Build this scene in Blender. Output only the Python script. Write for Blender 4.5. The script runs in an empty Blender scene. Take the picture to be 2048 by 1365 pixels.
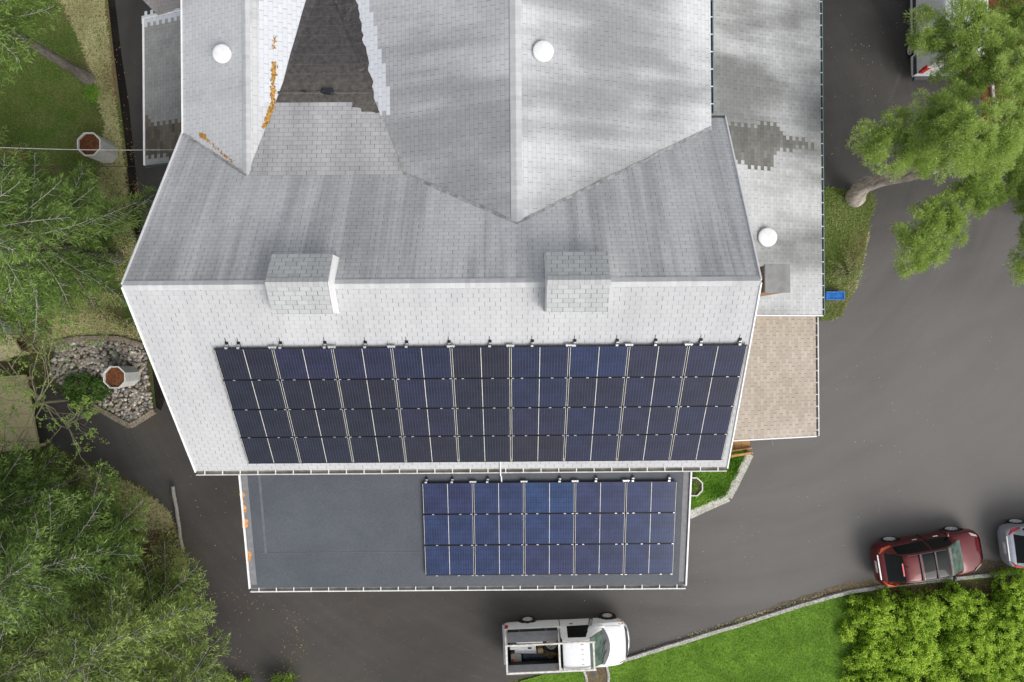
import bpy, math, random
import numpy as np
from mathutils import Vector, Matrix

# ------------------------------------------------------------------ camera, sky, sun, exposure
S = bpy.context.scene
COL = S.collection
CAM_H, F_PX, ROLL = 31.0, 1365.0, math.radians(-0.43)
cd = bpy.data.cameras.new("camera"); cam = bpy.data.objects.new("camera", cd); COL.objects.link(cam)
cam.location = (0, 0, CAM_H); cam.rotation_euler = (0, 0, ROLL)
cd.sensor_width = 36.0; cd.lens = 36.0 * F_PX / 2048.0; cd.clip_end = 2000.0; cd.clip_start = 0.1
S.camera = cam
W = bpy.data.worlds.new("World"); S.world = W; W.use_nodes = True
wn = W.node_tree.nodes; wl = W.node_tree.links; wn.clear()
SUN_EL, SUN_AZ = math.radians(42), math.radians(138)
sky = wn.new('ShaderNodeTexSky'); sky.sky_type = 'NISHITA'; sky.sun_disc = False
sky.sun_elevation = SUN_EL; sky.sun_rotation = SUN_AZ; sky.air_density = 1.0; sky.dust_density = 4.0; sky.ozone_density = 1.0
hs = wn.new('ShaderNodeHueSaturation'); hs.inputs['Saturation'].default_value = 0.28
bg = wn.new('ShaderNodeBackground'); bg.inputs['Strength'].default_value = 0.15
wo = wn.new('ShaderNodeOutputWorld')
wl.new(sky.outputs[0], hs.inputs['Color']); wl.new(hs.outputs[0], bg.inputs['Color']); wl.new(bg.outputs[0], wo.inputs[0])
sd = bpy.data.lights.new("sun", 'SUN'); sd.energy = 0.78; sd.angle = math.radians(32); sd.color = (1.0, 0.965, 0.92)
sun = bpy.data.objects.new("sun", sd); COL.objects.link(sun); sun.location = (0, -20, 40)
_d = Vector((math.sin(SUN_AZ) * math.cos(SUN_EL), math.cos(SUN_AZ) * math.cos(SUN_EL), math.sin(SUN_EL)))
sun.rotation_euler = _d.to_track_quat('Z', 'Y').to_euler()
S.view_settings.view_transform = 'Standard'; S.view_settings.look = 'None'
S.view_settings.exposure = 0.42; S.view_settings.gamma = 1.0
try: S.view_settings.use_curve_mapping = False
except Exception: pass
S.cycles.max_bounces = 6; S.cycles.transparent_max_bounces = 4
S.cycles.diffuse_bounces = 3; S.cycles.glossy_bounces = 3; S.cycles.transmission_bounces = 3

R = math.radians
rnd = random.Random(7)
rng = np.random.default_rng(11)
CR, SR = math.cos(ROLL), math.sin(ROLL)

def ray(px, py):
    u = (px - 1024.0) / F_PX; v = (682.5 - py) / F_PX
    return (u * CR - v * SR, u * SR + v * CR)
def P(px, py, z=0.0):
    u, v = ray(px, py); D = CAM_H - z
    return (u * D, v * D, z)
def on(px, py, pl):                      # point of a roof plane z = a + b x + c y
    u, v = ray(px, py); a, b, c = pl
    D = (CAM_H - a) / (1 + b * u + c * v)
    return (u * D, v * D, CAM_H - D)

# ------------------------------------------------------------------ node helpers and materials
class NT:
    def __init__(s, name):
        s.mat = bpy.data.materials.new(name); s.mat.use_nodes = True
        s.t = s.mat.node_tree; s.t.nodes.clear()
    def n(s, typ, **kw):
        nd = s.t.nodes.new(typ)
        for k, v in kw.items(): setattr(nd, k, v)
        return nd
    def put(s, sock, val):
        if hasattr(val, 'is_linked') or isinstance(val, bpy.types.NodeSocket): s.t.links.new(val, sock)
        else:
            if sock.type == 'RGBA' and not hasattr(val, '__len__'): val = (val, val, val, 1)
            elif sock.type == 'RGBA' and len(val) == 3: val = (*val, 1)
            sock.default_value = val
    def m(s, op, a, b=0.0, c=None, clamp=False):
        nd = s.n('ShaderNodeMath', operation=op); nd.use_clamp = clamp
        s.put(nd.inputs[0], a); s.put(nd.inputs[1], b)
        if c is not None: s.put(nd.inputs[2], c)
        return nd.outputs[0]
    def mix(s, f, a, b, mode='MIX'):
        nd = s.n('ShaderNodeMix', data_type='RGBA', blend_type=mode)
        s.put(nd.inputs['Factor'], f) if False else s.put(nd.inputs[0], f)
        s.put(nd.inputs[6], a); s.put(nd.inputs[7], b)
        return nd.outputs[2]
    def xyz(s, x, y, z=0.0):
        nd = s.n('ShaderNodeCombineXYZ')
        for i, v in enumerate((x, y, z)): s.put(nd.inputs[i], v)
        return nd.outputs[0]
    def sep(s, v):
        nd = s.n('ShaderNodeSeparateXYZ'); s.put(nd.inputs[0], v); return nd.outputs
    def noise(s, vec, scale, detail=3.0, rough=0.55, dist=0.0):
        nd = s.n('ShaderNodeTexNoise'); s.put(nd.inputs['Vector'], vec)
        nd.inputs['Scale'].default_value = scale; nd.inputs['Detail'].default_value = detail
        nd.inputs['Roughness'].default_value = rough; nd.inputs['Distortion'].default_value = dist
        return nd.outputs['Fac']
    def white(s, vec):
        nd = s.n('ShaderNodeTexWhiteNoise', noise_dimensions='3D'); s.put(nd.inputs[0], vec); return nd.outputs[0]
    def voro(s, vec, scale, feat='F1'):
        nd = s.n('ShaderNodeTexVoronoi', feature=feat); s.put(nd.inputs['Vector'], vec); nd.inputs['Scale'].default_value = scale
        return nd.outputs
    def ss(s, v, lo, hi, a=0.0, b=1.0):
        nd = s.n('ShaderNodeMapRange', interpolation_type='SMOOTHSTEP')
        for i, x in enumerate((v, lo, hi, a, b)): s.put(nd.inputs[i], x)
        return nd.outputs[0]
    def uv(s): return s.n('ShaderNodeTexCoord').outputs['UV']
    def obj(s): return s.n('ShaderNodeTexCoord').outputs['Object']
    def pos(s): return s.n('ShaderNodeNewGeometry').outputs['Position']
    def attr(s, name): return s.n('ShaderNodeAttribute', attribute_name=name).outputs
    def bump(s, h, strength=0.3, dist=0.02):
        nd = s.n('ShaderNodeBump'); s.put(nd.inputs['Height'], h)
        nd.inputs['Strength'].default_value = strength; nd.inputs['Distance'].default_value = dist
        return nd.outputs[0]
    def out(s, color, rough=0.8, metal=0.0, spec=0.3, normal=None, coat=0.0, trans=0.0, alpha=None):
        b = s.n('ShaderNodeBsdfPrincipled')
        s.put(b.inputs['Base Color'], color); s.put(b.inputs['Roughness'], rough); s.put(b.inputs['Metallic'], metal)
        b.inputs['Specular IOR Level'].default_value = spec; b.inputs['Coat Weight'].default_value = coat
        b.inputs['Coat Roughness'].default_value = 0.05
        b.inputs['Transmission Weight'].default_value = trans
        if normal is not None: s.put(b.inputs['Normal'], normal)
        o = s.n('ShaderNodeOutputMaterial'); s.t.links.new(b.outputs[0], o.inputs[0])
        return s.mat

def plain(name, col, rough=0.6, metal=0.0, spec=0.4, var=0.12, scale=6.0, coat=0.0):
    t = NT(name); n = t.noise(t.obj(), scale, 4)
    f = t.ss(n, 0.3, 0.7, 1 - var, 1 + var)
    c = t.mix(1.0, col, t.xyz(f, f, f), 'MULTIPLY')
    return t.out(c, rough, metal, spec, coat=coat)

def shingle(name, base, stain=(0.22, 0.22, 0.225), amt=0.5, seed=0.0, lo=0.42, hi=0.68, su=1.0, sv=0.13,
            slit=0.55, line=0.22, tabvar=0.07, warm=0.0, course=0.143, tab=0.305, fade=None, big=0.16):
    t = NT(name); u, v, _ = t.sep(t.uv())
    vr = t.m('DIVIDE', v, course); row = t.m('FLOOR', vr); fv = t.m('FRACT', vr)
    off = t.m('MULTIPLY', t.m('FLOORED_MODULO', row, 2.0), 0.5)
    off = t.m('ADD', off, t.m('MULTIPLY', t.white(t.xyz(row, 3.3, seed)), 0.10))
    ur = t.m('ADD', t.m('DIVIDE', u, tab), off); cell = t.m('FLOOR', ur); fu = t.m('FRACT', ur)
    sm = t.m('LESS_THAN', fu, 0.07)
    sr = t.white(t.xyz(cell, row, seed + 9)); sm = t.m('MULTIPLY', sm, t.m('MULTIPLY_ADD', sr, 0.7, 0.35))
    lm = t.ss(fv, 0.0, 0.2, 1.0, 0.0)
    tv = t.m('MULTIPLY_ADD', t.white(t.xyz(cell, row, seed + 2)), 2 * tabvar, 1 - tabvar)
    # algae streaks running down the slope plus broad weathering
    sk = t.noise(t.xyz(t.m('MULTIPLY', u, su), t.m('MULTIPLY', v, sv), seed), 1.0, 4, 0.55, 0.3)
    fine = t.noise(t.xyz(t.m('MULTIPLY', u, su * 5), t.m('MULTIPLY', v, sv * 3), seed + 4), 1.0, 3, 0.6)
    bg_ = t.noise(t.xyz(u, v, seed + 7), big, 2, 0.5)
    k = t.m('ADD', t.m('MULTIPLY', sk, 0.55), t.m('ADD', t.m('MULTIPLY', fine, 0.14), t.m('MULTIPLY', bg_, 0.36)))
    mask = t.m('MULTIPLY', t.ss(k, lo, hi), amt)
    if fade is not None:                         # stain lighter away from a band of the slope (metres along v)
        mask = t.m('MULTIPLY', mask, t.ss(v, fade[0], fade[1], fade[2], fade[3]))
    col = t.mix(mask, base, stain)
    gr = t.noise(t.xyz(u, v, 1.0), 38, 3, 0.7); gr = t.ss(gr, 0.3, 0.7, 0.93, 1.07)
    g = t.m('MULTIPLY', t.m('MULTIPLY', tv, gr), t.m('MULTIPLY', t.m('SUBTRACT', 1.0, t.m('MULTIPLY', sm, slit)), t.m('SUBTRACT', 1.0, t.m('MULTIPLY', lm, line))))
    col = t.mix(1.0, col, t.xyz(g, g, t.m('MULTIPLY', g, 1.0 - warm)), 'MULTIPLY')
    h = t.m('SUBTRACT', t.m('SUBTRACT', 1.0, t.m('MULTIPLY', fv, 0.6)), t.m('MULTIPLY', sm, 0.8))
    return t.out(col, 0.92, 0, 0.15, t.bump(h, 0.35, 0.012))

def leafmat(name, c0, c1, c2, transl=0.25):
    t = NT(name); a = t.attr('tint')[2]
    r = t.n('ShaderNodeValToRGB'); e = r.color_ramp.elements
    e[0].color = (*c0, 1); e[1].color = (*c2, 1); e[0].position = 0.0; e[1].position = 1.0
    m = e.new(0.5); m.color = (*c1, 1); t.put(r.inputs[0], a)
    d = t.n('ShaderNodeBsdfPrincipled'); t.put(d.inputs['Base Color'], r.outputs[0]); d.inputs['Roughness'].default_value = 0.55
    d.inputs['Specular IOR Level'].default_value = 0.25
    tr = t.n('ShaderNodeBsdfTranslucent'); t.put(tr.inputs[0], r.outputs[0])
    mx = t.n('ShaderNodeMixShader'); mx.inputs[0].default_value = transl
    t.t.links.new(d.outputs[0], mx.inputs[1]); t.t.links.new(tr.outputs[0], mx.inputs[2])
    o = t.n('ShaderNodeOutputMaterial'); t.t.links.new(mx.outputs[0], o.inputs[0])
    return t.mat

def bark(name, c0, c1, scale=9):
    t = NT(name); p = t.obj(); x, y, z = t.sep(p)
    n = t.noise(t.xyz(x, y, t.m('MULTIPLY', z, 0.25)), scale, 5, 0.7, 0.6)
    n2 = t.noise(p, 26, 4, 0.7)
    k = t.m('ADD', t.m('MULTIPLY', n, 0.7), t.m('MULTIPLY', n2, 0.3))
    return t.out(t.mix(t.ss(k, 0.35, 0.65), c0, c1), 0.95, 0, 0.1, t.bump(k, 0.8, 0.05))

def asphalt():
    t = NT("asphalt"); p = t.pos(); x, y, z = t.sep(p)
    a = t.noise(p, 0.14, 4, 0.55, 0.4)
    st = t.noise(t.xyz(t.m('ADD', t.m('MULTIPLY', x, 0.9), t.m('MULTIPLY', y, -0.35)), t.m('MULTIPLY', t.m('ADD', t.m('MULTIPLY', y, 0.95), t.m('MULTIPLY', x, -0.25)), 4.0), 0.0), 0.22, 3, 0.55, 0.6)
    dx = t.m('SUBTRACT', x, 8.5); dy = t.m('SUBTRACT', y, 9.5)      # tyre tracks swing round the house corner
    rr = t.m('SQRT', t.m('ADD', t.m('MULTIPLY', dx, dx), t.m('MULTIPLY', dy, dy))); an = t.m('ARCTAN2', dy, dx)
    arc = t.noise(t.xyz(t.m('MULTIPLY', rr, 0.8), t.m('MULTIPLY', t.m('COSINE', an), 1.2), t.m('MULTIPLY', t.m('SINE', an), 1.2)), 1.6, 4, 0.6, 0.6)
    worn = t.m('MULTIPLY', t.ss(x, -4.0, 16.0), t.ss(y, 12.0, -3.0))
    k = t.m('ADD', t.m('MULTIPLY', a, 0.35), t.m('ADD', t.m('MULTIPLY', t.m('ADD', t.m('MULTIPLY', st, 0.4), t.m('MULTIPLY', arc, 0.6)), 0.38), t.m('MULTIPLY', worn, 0.42)))
    c = t.mix(t.ss(k, 0.22, 0.92), (0.053, 0.049, 0.046), (0.165, 0.157, 0.149))
    br = t.ss(t.noise(p, 0.35, 4, 0.6), 0.45, 0.75)                # brownish pollen and dust
    br = t.m('MULTIPLY', br, t.ss(x, 2.0, -10.0))
    c = t.mix(t.m('MULTIPLY', br, 0.7), c, (0.092, 0.077, 0.056))
    f = t.ss(t.noise(p, 42, 3, 0.8), 0.3, 0.72, 0.66, 1.34)
    c = t.mix(1.0, c, t.xyz(f, f, f), 'MULTIPLY')
    sp = t.voro(p, 9.0); spn = t.white(t.n('ShaderNodeTexVoronoi').outputs[0]) if False else None
    d = t.m('LESS_THAN', sp['Distance'], 0.13)
    sx, sy, sz = t.sep(sp['Color'])
    d = t.m('MULTIPLY', d, t.m('GREATER_THAN', sx, 0.86))           # small light grit
    c = t.mix(t.m('MULTIPLY', d, 0.6), c, (0.27, 0.26, 0.23))
    w = t.ss(t.noise(t.xyz(x, y, 4.0), 0.55, 6, 0.75, 1.2), 0.61, 0.76)
    c = t.mix(t.m('MULTIPLY', w, 0.22), c, (0.24, 0.225, 0.20))       # scuffed pale marks
    return t.out(c, 0.88, 0, 0.25, t.bump(t.noise(p, 60, 3, 0.8), 0.4, 0.01))

def soil(name, cols, scale=1.2, bump=0.6):
    t = NT(name); p = t.pos()
    n = t.noise(p, scale, 6, 0.65, 0.5); n2 = t.noise(p, 14, 4, 0.7); n3 = t.noise(p, 0.35, 3, 0.5, 0.6)
    c = t.mix(t.ss(n, 0.35, 0.65), cols[0], cols[1])
    c = t.mix(t.ss(n3, 0.48, 0.66), c, cols[2])
    f = t.ss(n2, 0.3, 0.7, 0.6, 1.4); c = t.mix(1.0, c, t.xyz(f, f, f), 'MULTIPLY')
    return t.out(c, 0.95, 0, 0.1, t.bump(n2, bump, 0.05))

def panelglass():
    t = NT("solar_cells"); u, v, _ = t.sep(t.uv())                  # metres from the panel's corner (1.722 x 1.134)
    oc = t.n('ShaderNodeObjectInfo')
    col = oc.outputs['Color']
    # half-cut cells: columns 0.091 m, rows 0.182 m; busbars 0.0165 m... as fine pale lines
    fb = t.m('FRACT', t.m('DIVIDE', u, 0.0861)); bus = t.ss(t.m('ABSOLUTE', t.m('SUBTRACT', fb, 0.5)), 0.36, 0.5)
    gap2 = t.m('LESS_THAN', t.m('FRACT', t.m('DIVIDE', v, 0.188)), 0.07)
    n = t.noise(t.obj(), 1.6, 3, 0.6); nn = t.white(t.xyz(t.m('FLOOR', t.m('DIVIDE', u, 0.091)), t.m('FLOOR', t.m('DIVIDE', v, 0.188)), oc.outputs['Random']))
    k = t.m('MULTIPLY', t.ss(n, 0.3, 0.7, 0.8, 1.25), t.m('MULTIPLY_ADD', nn, 0.10, 0.95))
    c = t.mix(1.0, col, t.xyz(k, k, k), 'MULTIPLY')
    br = t.m('MULTIPLY', bus, 0.20)
    c = t.mix(br, c, (0.16, 0.17, 0.24))
    c = t.mix(t.m('MULTIPLY', gap2, 0.5), c, (0.008, 0.009, 0.014))
    dust = t.ss(t.noise(t.xyz(t.m('MULTIPLY', u, 3.0), v, 0.0), 5.0, 5, 0.7, 1.0), 0.62, 0.8)
    c = t.mix(t.m('MULTIPLY', dust, 0.10), c, (0.45, 0.45, 0.45))
    return t.out(c, 0.14, 0, 0.28)

def woodmat(name, c0, c1, plank=0.14, axis=0, seam=0.6):
    t = NT(name); u, v, _ = t.sep(t.uv())
    a, b = (u, v) if axis == 0 else (v, u)
    r = t.m('DIVIDE', b, plank); fr = t.m('FRACT', r); idx = t.m('FLOOR', r)
    g = t.noise(t.xyz(t.m('MULTIPLY', a, 1.2), t.m('MULTIPLY', b, 22.0), idx), 1.0, 5, 0.6, 0.4)
    k = t.m('ADD', t.m('MULTIPLY', g, 0.6), t.m('MULTIPLY', t.white(t.xyz(idx, 1.0, 2.0)), 0.4))
    c = t.mix(t.ss(k, 0.25, 0.75), c0, c1)
    s_ = t.m('MULTIPLY', t.m('LESS_THAN', fr, 0.06), seam)
    return t.out(t.mix(s_, c, (0.03, 0.02, 0.012)), 0.8, 0, 0.2)

def brickmat():
    t = NT("red_brick"); b = t.n('ShaderNodeTexBrick'); t.put(b.inputs['Vector'], t.uv())
    b.inputs['Scale'].default_value = 1.0; b.inputs['Brick Width'].default_value = 0.21; b.inputs['Row Height'].default_value = 0.075
    b.inputs['Mortar Size'].default_value = 0.010
    b.inputs['Color1'].default_value = (0.30, 0.12, 0.06, 1); b.inputs['Color2'].default_value = (0.20, 0.09, 0.05, 1)
    b.inputs['Mortar'].default_value = (0.42, 0.36, 0.27, 1)
    return t.out(b.outputs[0], 0.9, 0, 0.2)

def siding():
    t = NT("white_siding"); u, v, _ = t.sep(t.uv())
    f = t.m('FRACT', t.m('DIVIDE', v, 0.12)); l = t.ss(f, 0.0, 0.12, 0.72, 1.0)
    return t.out(t.mix(1.0, (0.55, 0.54, 0.5), t.xyz(l, l, l), 'MULTIPLY'), 0.6, 0, 0.3)

M = {}
M['main_south'] = shingle("white_shingle", (0.485, 0.49, 0.50), (0.385, 0.39, 0.40), 0.6, 1.0, slit=0.52, line=0.10, tabvar=0.025)
M['main_north'] = shingle("streaked_shingle", (0.56, 0.56, 0.565), (0.32, 0.322, 0.33), 0.9, 2.0, lo=0.40, hi=0.62, su=1.9, sv=0.12, slit=0.42, line=0.26, tabvar=0.045, fade=(0.0, 5.5, 0.75, 1.0))
M['wing_east'] = shingle("wing_shingle", (0.58, 0.59, 0.60), (0.235, 0.24, 0.245), 0.9, 5.0, lo=0.45, hi=0.62, su=0.30, sv=0.075, slit=0.36, line=0.22, tabvar=0.04, big=0.22)
M['wing_west'] = shingle("wing_shingle_west", (0.53, 0.54, 0.55), (0.26, 0.265, 0.27), 0.85, 8.3, lo=0.44, hi=0.64, su=0.42, sv=0.11, slit=0.40, line=0.26, tabvar=0.04)
M['gable'] = shingle("gable_shingle", (0.57, 0.575, 0.585), (0.28, 0.285, 0.29), 0.8, 11.0, lo=0.47, hi=0.68, su=0.5, sv=0.12, slit=0.34, line=0.18, tabvar=0.04)
M['cricket'] = shingle("cricket_shingle", (0.43, 0.43, 0.435), (0.27, 0.27, 0.275), 0.8, 14.0, lo=0.4, hi=0.7, slit=0.55, line=0.30)
M['new'] = shingle("new_shingle", (0.62, 0.64, 0.67), (0.5, 0.52, 0.54), 0.2, 17.0, slit=0.45, line=0.16, tabvar=0.03)
M['east'] = shingle("east_shingle", (0.49, 0.50, 0.50), (0.18, 0.185, 0.18), 0.95, 22.0, lo=0.47, hi=0.64, su=0.30, sv=0.085, slit=0.4, line=0.16, big=0.22)
M['porch'] = shingle("porch_shingle", (0.36, 0.36, 0.35), (0.20, 0.20, 0.195), 0.85, 25.0, lo=0.35, hi=0.65, su=0.6, sv=0.15, slit=0.3, line=0.2)
M['mauve'] = shingle("brown_grey_shingle", (0.31, 0.29, 0.285), (0.22, 0.21, 0.205), 0.6, 28.0, slit=0.3, line=0.22)
M['tan'] = shingle("tan_shingle", (0.46, 0.405, 0.345), (0.38, 0.325, 0.265), 0.7, 31.0, lo=0.4, hi=0.65, su=0.4, sv=0.3, slit=0.58, line=0.12, tabvar=0.10)
M['box'] = shingle("ridge_box_shingle", (0.42, 0.43, 0.432), (0.27, 0.275, 0.278), 0.8, 34.0, lo=0.42, hi=0.7, slit=0.62, line=0.30)
M['patch'] = shingle("dark_worn_shingle", (0.20, 0.195, 0.18), (0.13, 0.13, 0.12), 0.8, 37.0, slit=0.35, line=0.2, tabvar=0.18)
M['patch_porch'] = shingle("mossy_dark_shingle", (0.12, 0.105, 0.085), (0.07, 0.065, 0.05), 0.9, 41.0, slit=0.35, line=0.2, tabvar=0.3)
M['ridge'] = shingle("ridge_cap_shingle", (0.52, 0.525, 0.535), (0.38, 0.385, 0.39), 0.7, 44.0, lo=0.40, hi=0.7, slit=0.08, line=0.06, tab=2.0, course=0.14, su=1.5, sv=0.5)

def membrane():
    t = NT("old_dark_membrane"); p = t.pos(); x, y, z = t.sep(p)
    n = t.noise(p, 0.9, 6, 0.7, 0.6); g = t.ss(y, 9.6, 7.4)
    c = t.mix(g, (0.062, 0.057, 0.058), (0.098, 0.090, 0.080))
    n2 = t.noise(p, 7, 5, 0.7); f = t.ss(n2, 0.3, 0.7, 0.7, 1.35); c = t.mix(1.0, c, t.xyz(f, f, f), 'MULTIPLY')
    w = t.ss(t.noise(p, 1.6, 6, 0.75, 0.8), 0.60, 0.74); c = t.mix(t.m('MULTIPLY', w, 0.6), c, (0.34, 0.32, 0.31))
    fl = t.m('LESS_THAN', t.m('FRACT', t.m('DIVIDE', y, 0.33)), 0.06); c = t.mix(t.m('MULTIPLY', fl, 0.3), c, (0.16, 0.15, 0.15))
    return t.out(c, 0.8, 0, 0.25, t.bump(n2, 0.5, 0.03))
M['membrane'] = membrane()
def rubber():
    t = NT("slate_membrane"); p = t.pos()
    n = t.noise(p, 0.5, 5, 0.65, 0.4); n2 = t.noise(p, 16, 5, 0.75)
    c = t.mix(t.ss(n, 0.3, 0.7), (0.068, 0.076, 0.090), (0.088, 0.097, 0.112))
    f = t.ss(n2, 0.3, 0.7, 0.86, 1.16); c = t.mix(1.0, c, t.xyz(f, f, f), 'MULTIPLY')
    s_ = t.ss(t.noise(p, 2.2, 7, 0.8, 1.5), 0.60, 0.78); c = t.mix(t.m('MULTIPLY', s_, 0.12), c, (0.25, 0.27, 0.28))
    return t.out(c, 0.62, 0, 0.3)
M['rubber'] = rubber()
M['valley'] = plain("dirty_shaded_valley", (0.30, 0.295, 0.29), 0.95, var=0.35, scale=5)
M['seam'] = plain("seam_grey", (0.115, 0.123, 0.133), 0.7)
M['flash'] = plain("grey_flashing", (0.18, 0.18, 0.185), 0.6, 0.0, 0.4)
M['white'] = plain("white_trim", (0.80, 0.80, 0.80), 0.45, var=0.05)
M['offwhite'] = plain("weathered_white", (0.62, 0.61, 0.57), 0.55, var=0.12)
M['gutter_in'] = plain("gutter_dirt", (0.30, 0.28, 0.23), 0.9, var=0.3, scale=3)
M['green_gutter'] = plain("dark_green_gutter", (0.035, 0.06, 0.058), 0.5)
M['green_lip'] = plain("grey_green_gutter_lip", (0.16, 0.22, 0.22), 0.5)
M['brick'] = brickmat(); M['siding'] = siding()
M['concrete'] = plain("chimney_concrete", (0.25, 0.25, 0.24), 0.9, var=0.12, scale=4)
M['moss'] = plain("orange_moss", (0.40, 0.22, 0.05), 0.95, var=0.5, scale=14)
M['lichen'] = plain("orange_lichen", (0.55, 0.27, 0.10), 0.95, var=0.3, scale=12)
M['tar'] = plain("black_tar", (0.02, 0.022, 0.028), 0.3)
M['glass_cells'] = panelglass()
M['black_frame'] = plain("black_anodised", (0.012, 0.012, 0.014), 0.4, 0.3)
M['backsheet'] = plain("white_backsheet", (0.70, 0.68, 0.62), 0.3, var=0.05)
M['alu'] = plain("aluminium", (0.62, 0.62, 0.62), 0.35, 0.7)
M['asphalt'] = asphalt()
M['dark_edge'] = soil("dark_drive_edge", ((0.018, 0.015, 0.013), (0.028, 0.022, 0.018), (0.015, 0.013, 0.012)), 1.5)
M['soil'] = soil("mossy_soil", ((0.075, 0.10, 0.03), (0.10, 0.085, 0.045), (0.055, 0.085, 0.02)))
M['lawnbase'] = soil("lawn_soil", ((0.095, 0.185, 0.022), (0.135, 0.245, 0.032), (0.072, 0.145, 0.018)), 1.5)
M['mossbase'] = soil("moss_lawn_soil", ((0.09, 0.14, 0.028), (0.13, 0.16, 0.046), (0.19, 0.14, 0.074)), 1.0)
M['mulch'] = soil("red_mulch", ((0.17, 0.062, 0.028), (0.10, 0.042, 0.02), (0.20, 0.085, 0.04)), 5.0, 0.9)
M['mulch2'] = soil("brown_mulch", ((0.14, 0.10, 0.06), (0.10, 0.065, 0.04), (0.16, 0.13, 0.08)), 5.0, 0.9)
M['kerb'] = soil("kerb_concrete", ((0.42, 0.41, 0.38), (0.33, 0.32, 0.29), (0.48, 0.47, 0.44)), 3.0, 0.3)
M['paver'] = soil("paver_concrete", ((0.50, 0.49, 0.44), (0.42, 0.41, 0.36), (0.54, 0.52, 0.47)), 2.5, 0.3)
M['edge_stone'] = soil("edging_stone", ((0.26, 0.22, 0.17), (0.20, 0.17, 0.13), (0.30, 0.25, 0.19)), 3.0, 0.4)
def stonemat():
    t = NT("river_stone"); a = t.attr('tint')[2]
    r = t.n('ShaderNodeValToRGB'); e = r.color_ramp.elements
    e[0].color = (0.19, 0.18, 0.16, 1); e[1].color = (0.66, 0.64, 0.58, 1)
    for p_, c_ in ((0.3, (0.26, 0.25, 0.23, 1)), (0.55, (0.36, 0.335, 0.29, 1)), (0.75, (0.33, 0.26, 0.19, 1))):
        m_ = e.new(p_); m_.color = c_
    t.put(r.inputs[0], a)
    f = t.ss(t.noise(t.pos(), 30, 4, 0.7), 0.3, 0.7, 0.82, 1.15)
    return t.out(t.mix(1.0, r.outputs[0], t.xyz(f, f, f), 'MULTIPLY'), 0.75, 0, 0.3)
M['stone'] = stonemat()
M['deck'] = woodmat("tan_deck_boards", (0.46, 0.40, 0.22), (0.56, 0.49, 0.29), 0.62, 0, 0.35)
M['reddeck'] = woodmat("red_brown_boards", (0.20, 0.075, 0.035), (0.26, 0.11, 0.05), 0.30, 1, 0.9)
M['ramp'] = woodmat("orange_pine_boards", (0.42, 0.22, 0.08), (0.50, 0.29, 0.12), 0.30, 1, 0.6)
M['log'] = bark("weathered_log", (0.22, 0.21, 0.19), (0.36, 0.34, 0.31))
M['bark_pine'] = bark("pine_bark", (0.17, 0.145, 0.125), (0.56, 0.50, 0.44), 8)
M['bark_con'] = bark("conifer_bark", (0.10, 0.09, 0.075), (0.24, 0.22, 0.19))
M['twig'] = bark("pale_twig", (0.30, 0.285, 0.24), (0.52, 0.50, 0.44))
M['sapling'] = bark("sapling_bark", (0.20, 0.19, 0.12), (0.36, 0.33, 0.22))
M['needle_dark'] = leafmat("hemlock_needles", (0.034, 0.070, 0.013), (0.150, 0.245, 0.046), (0.360, 0.490, 0.145))
M['needle_olive'] = leafmat("olive_needles", (0.050, 0.082, 0.015), (0.215, 0.305, 0.066), (0.490, 0.590, 0.205))
M['needle_pine'] = leafmat("pine_needles", (0.110, 0.185, 0.030), (0.340, 0.475, 0.105), (0.570, 0.680, 0.230), 0.35)
M['leaf_shrub'] = leafmat("shrub_leaves", (0.065, 0.14, 0.010), (0.285, 0.48, 0.030), (0.53, 0.69, 0.085), 0.35)
M['leaf_sap'] = leafmat("sapling_leaves", (0.16, 0.27, 0.04), (0.26, 0.39, 0.08), (0.36, 0.48, 0.13), 0.35)
M['juniper'] = leafmat("juniper", (0.03, 0.075, 0.012), (0.075, 0.15, 0.026), (0.13, 0.22, 0.045))
M['straw'] = leafmat("pale_groundcover", (0.36, 0.33, 0.16), (0.62, 0.59, 0.31), (0.80, 0.76, 0.46), 0.2)
M['straw_brown'] = leafmat("dry_straw", (0.20, 0.11, 0.045), (0.32, 0.22, 0.10), (0.42, 0.33, 0.18), 0.1)
M['grass'] = leafmat("lawn_grass", (0.125, 0.255, 0.026), (0.235, 0.415, 0.048), (0.40, 0.56, 0.11), 0.35)
M['grass_moss'] = leafmat("moss_grass", (0.080, 0.14, 0.026), (0.16, 0.25, 0.052), (0.29, 0.37, 0.12), 0.2)
M['grass_long'] = leafmat("long_grass", (0.14, 0.23, 0.045), (0.30, 0.39, 0.11), (0.52, 0.56, 0.26), 0.25)
M['cover'] = leafmat("groundcover_leaves", (0.07, 0.19, 0.014), (0.20, 0.41, 0.04), (0.36, 0.58, 0.10), 0.3)
# vehicles
M['red_paint'] = plain("dark_red_paint", (0.105, 0.005, 0.007), 0.3, 0.2, 0.3, 0.06, coat=0.5)
M['white_paint'] = plain("white_paint", (0.76, 0.77, 0.78), 0.3, 0.0, 0.5, 0.03, coat=0.6)
M['silver_paint'] = plain("silver_paint", (0.34, 0.36, 0.41), 0.3, 0.4, 0.5, 0.05, coat=1.0)
M['car_glass'] = plain("dark_car_glass", (0.006, 0.008, 0.008), 0.05, 0, 0.22, 0.05)
M['windshield'] = plain("green_tinted_glass", (0.085, 0.125, 0.105), 0.06, 0, 0.6, 0.35, scale=3)
M['tyre'] = plain("tyre_rubber", (0.016, 0.016, 0.017), 0.85)
M['rim'] = plain("alloy_rim", (0.72, 0.72, 0.73), 0.35, 0.1)
M['steel_rim'] = plain("cream_steel_rim", (0.60, 0.58, 0.50), 0.45, 0.0)
M['black'] = plain("black_plastic", (0.016, 0.017, 0.020), 0.5)
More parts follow.
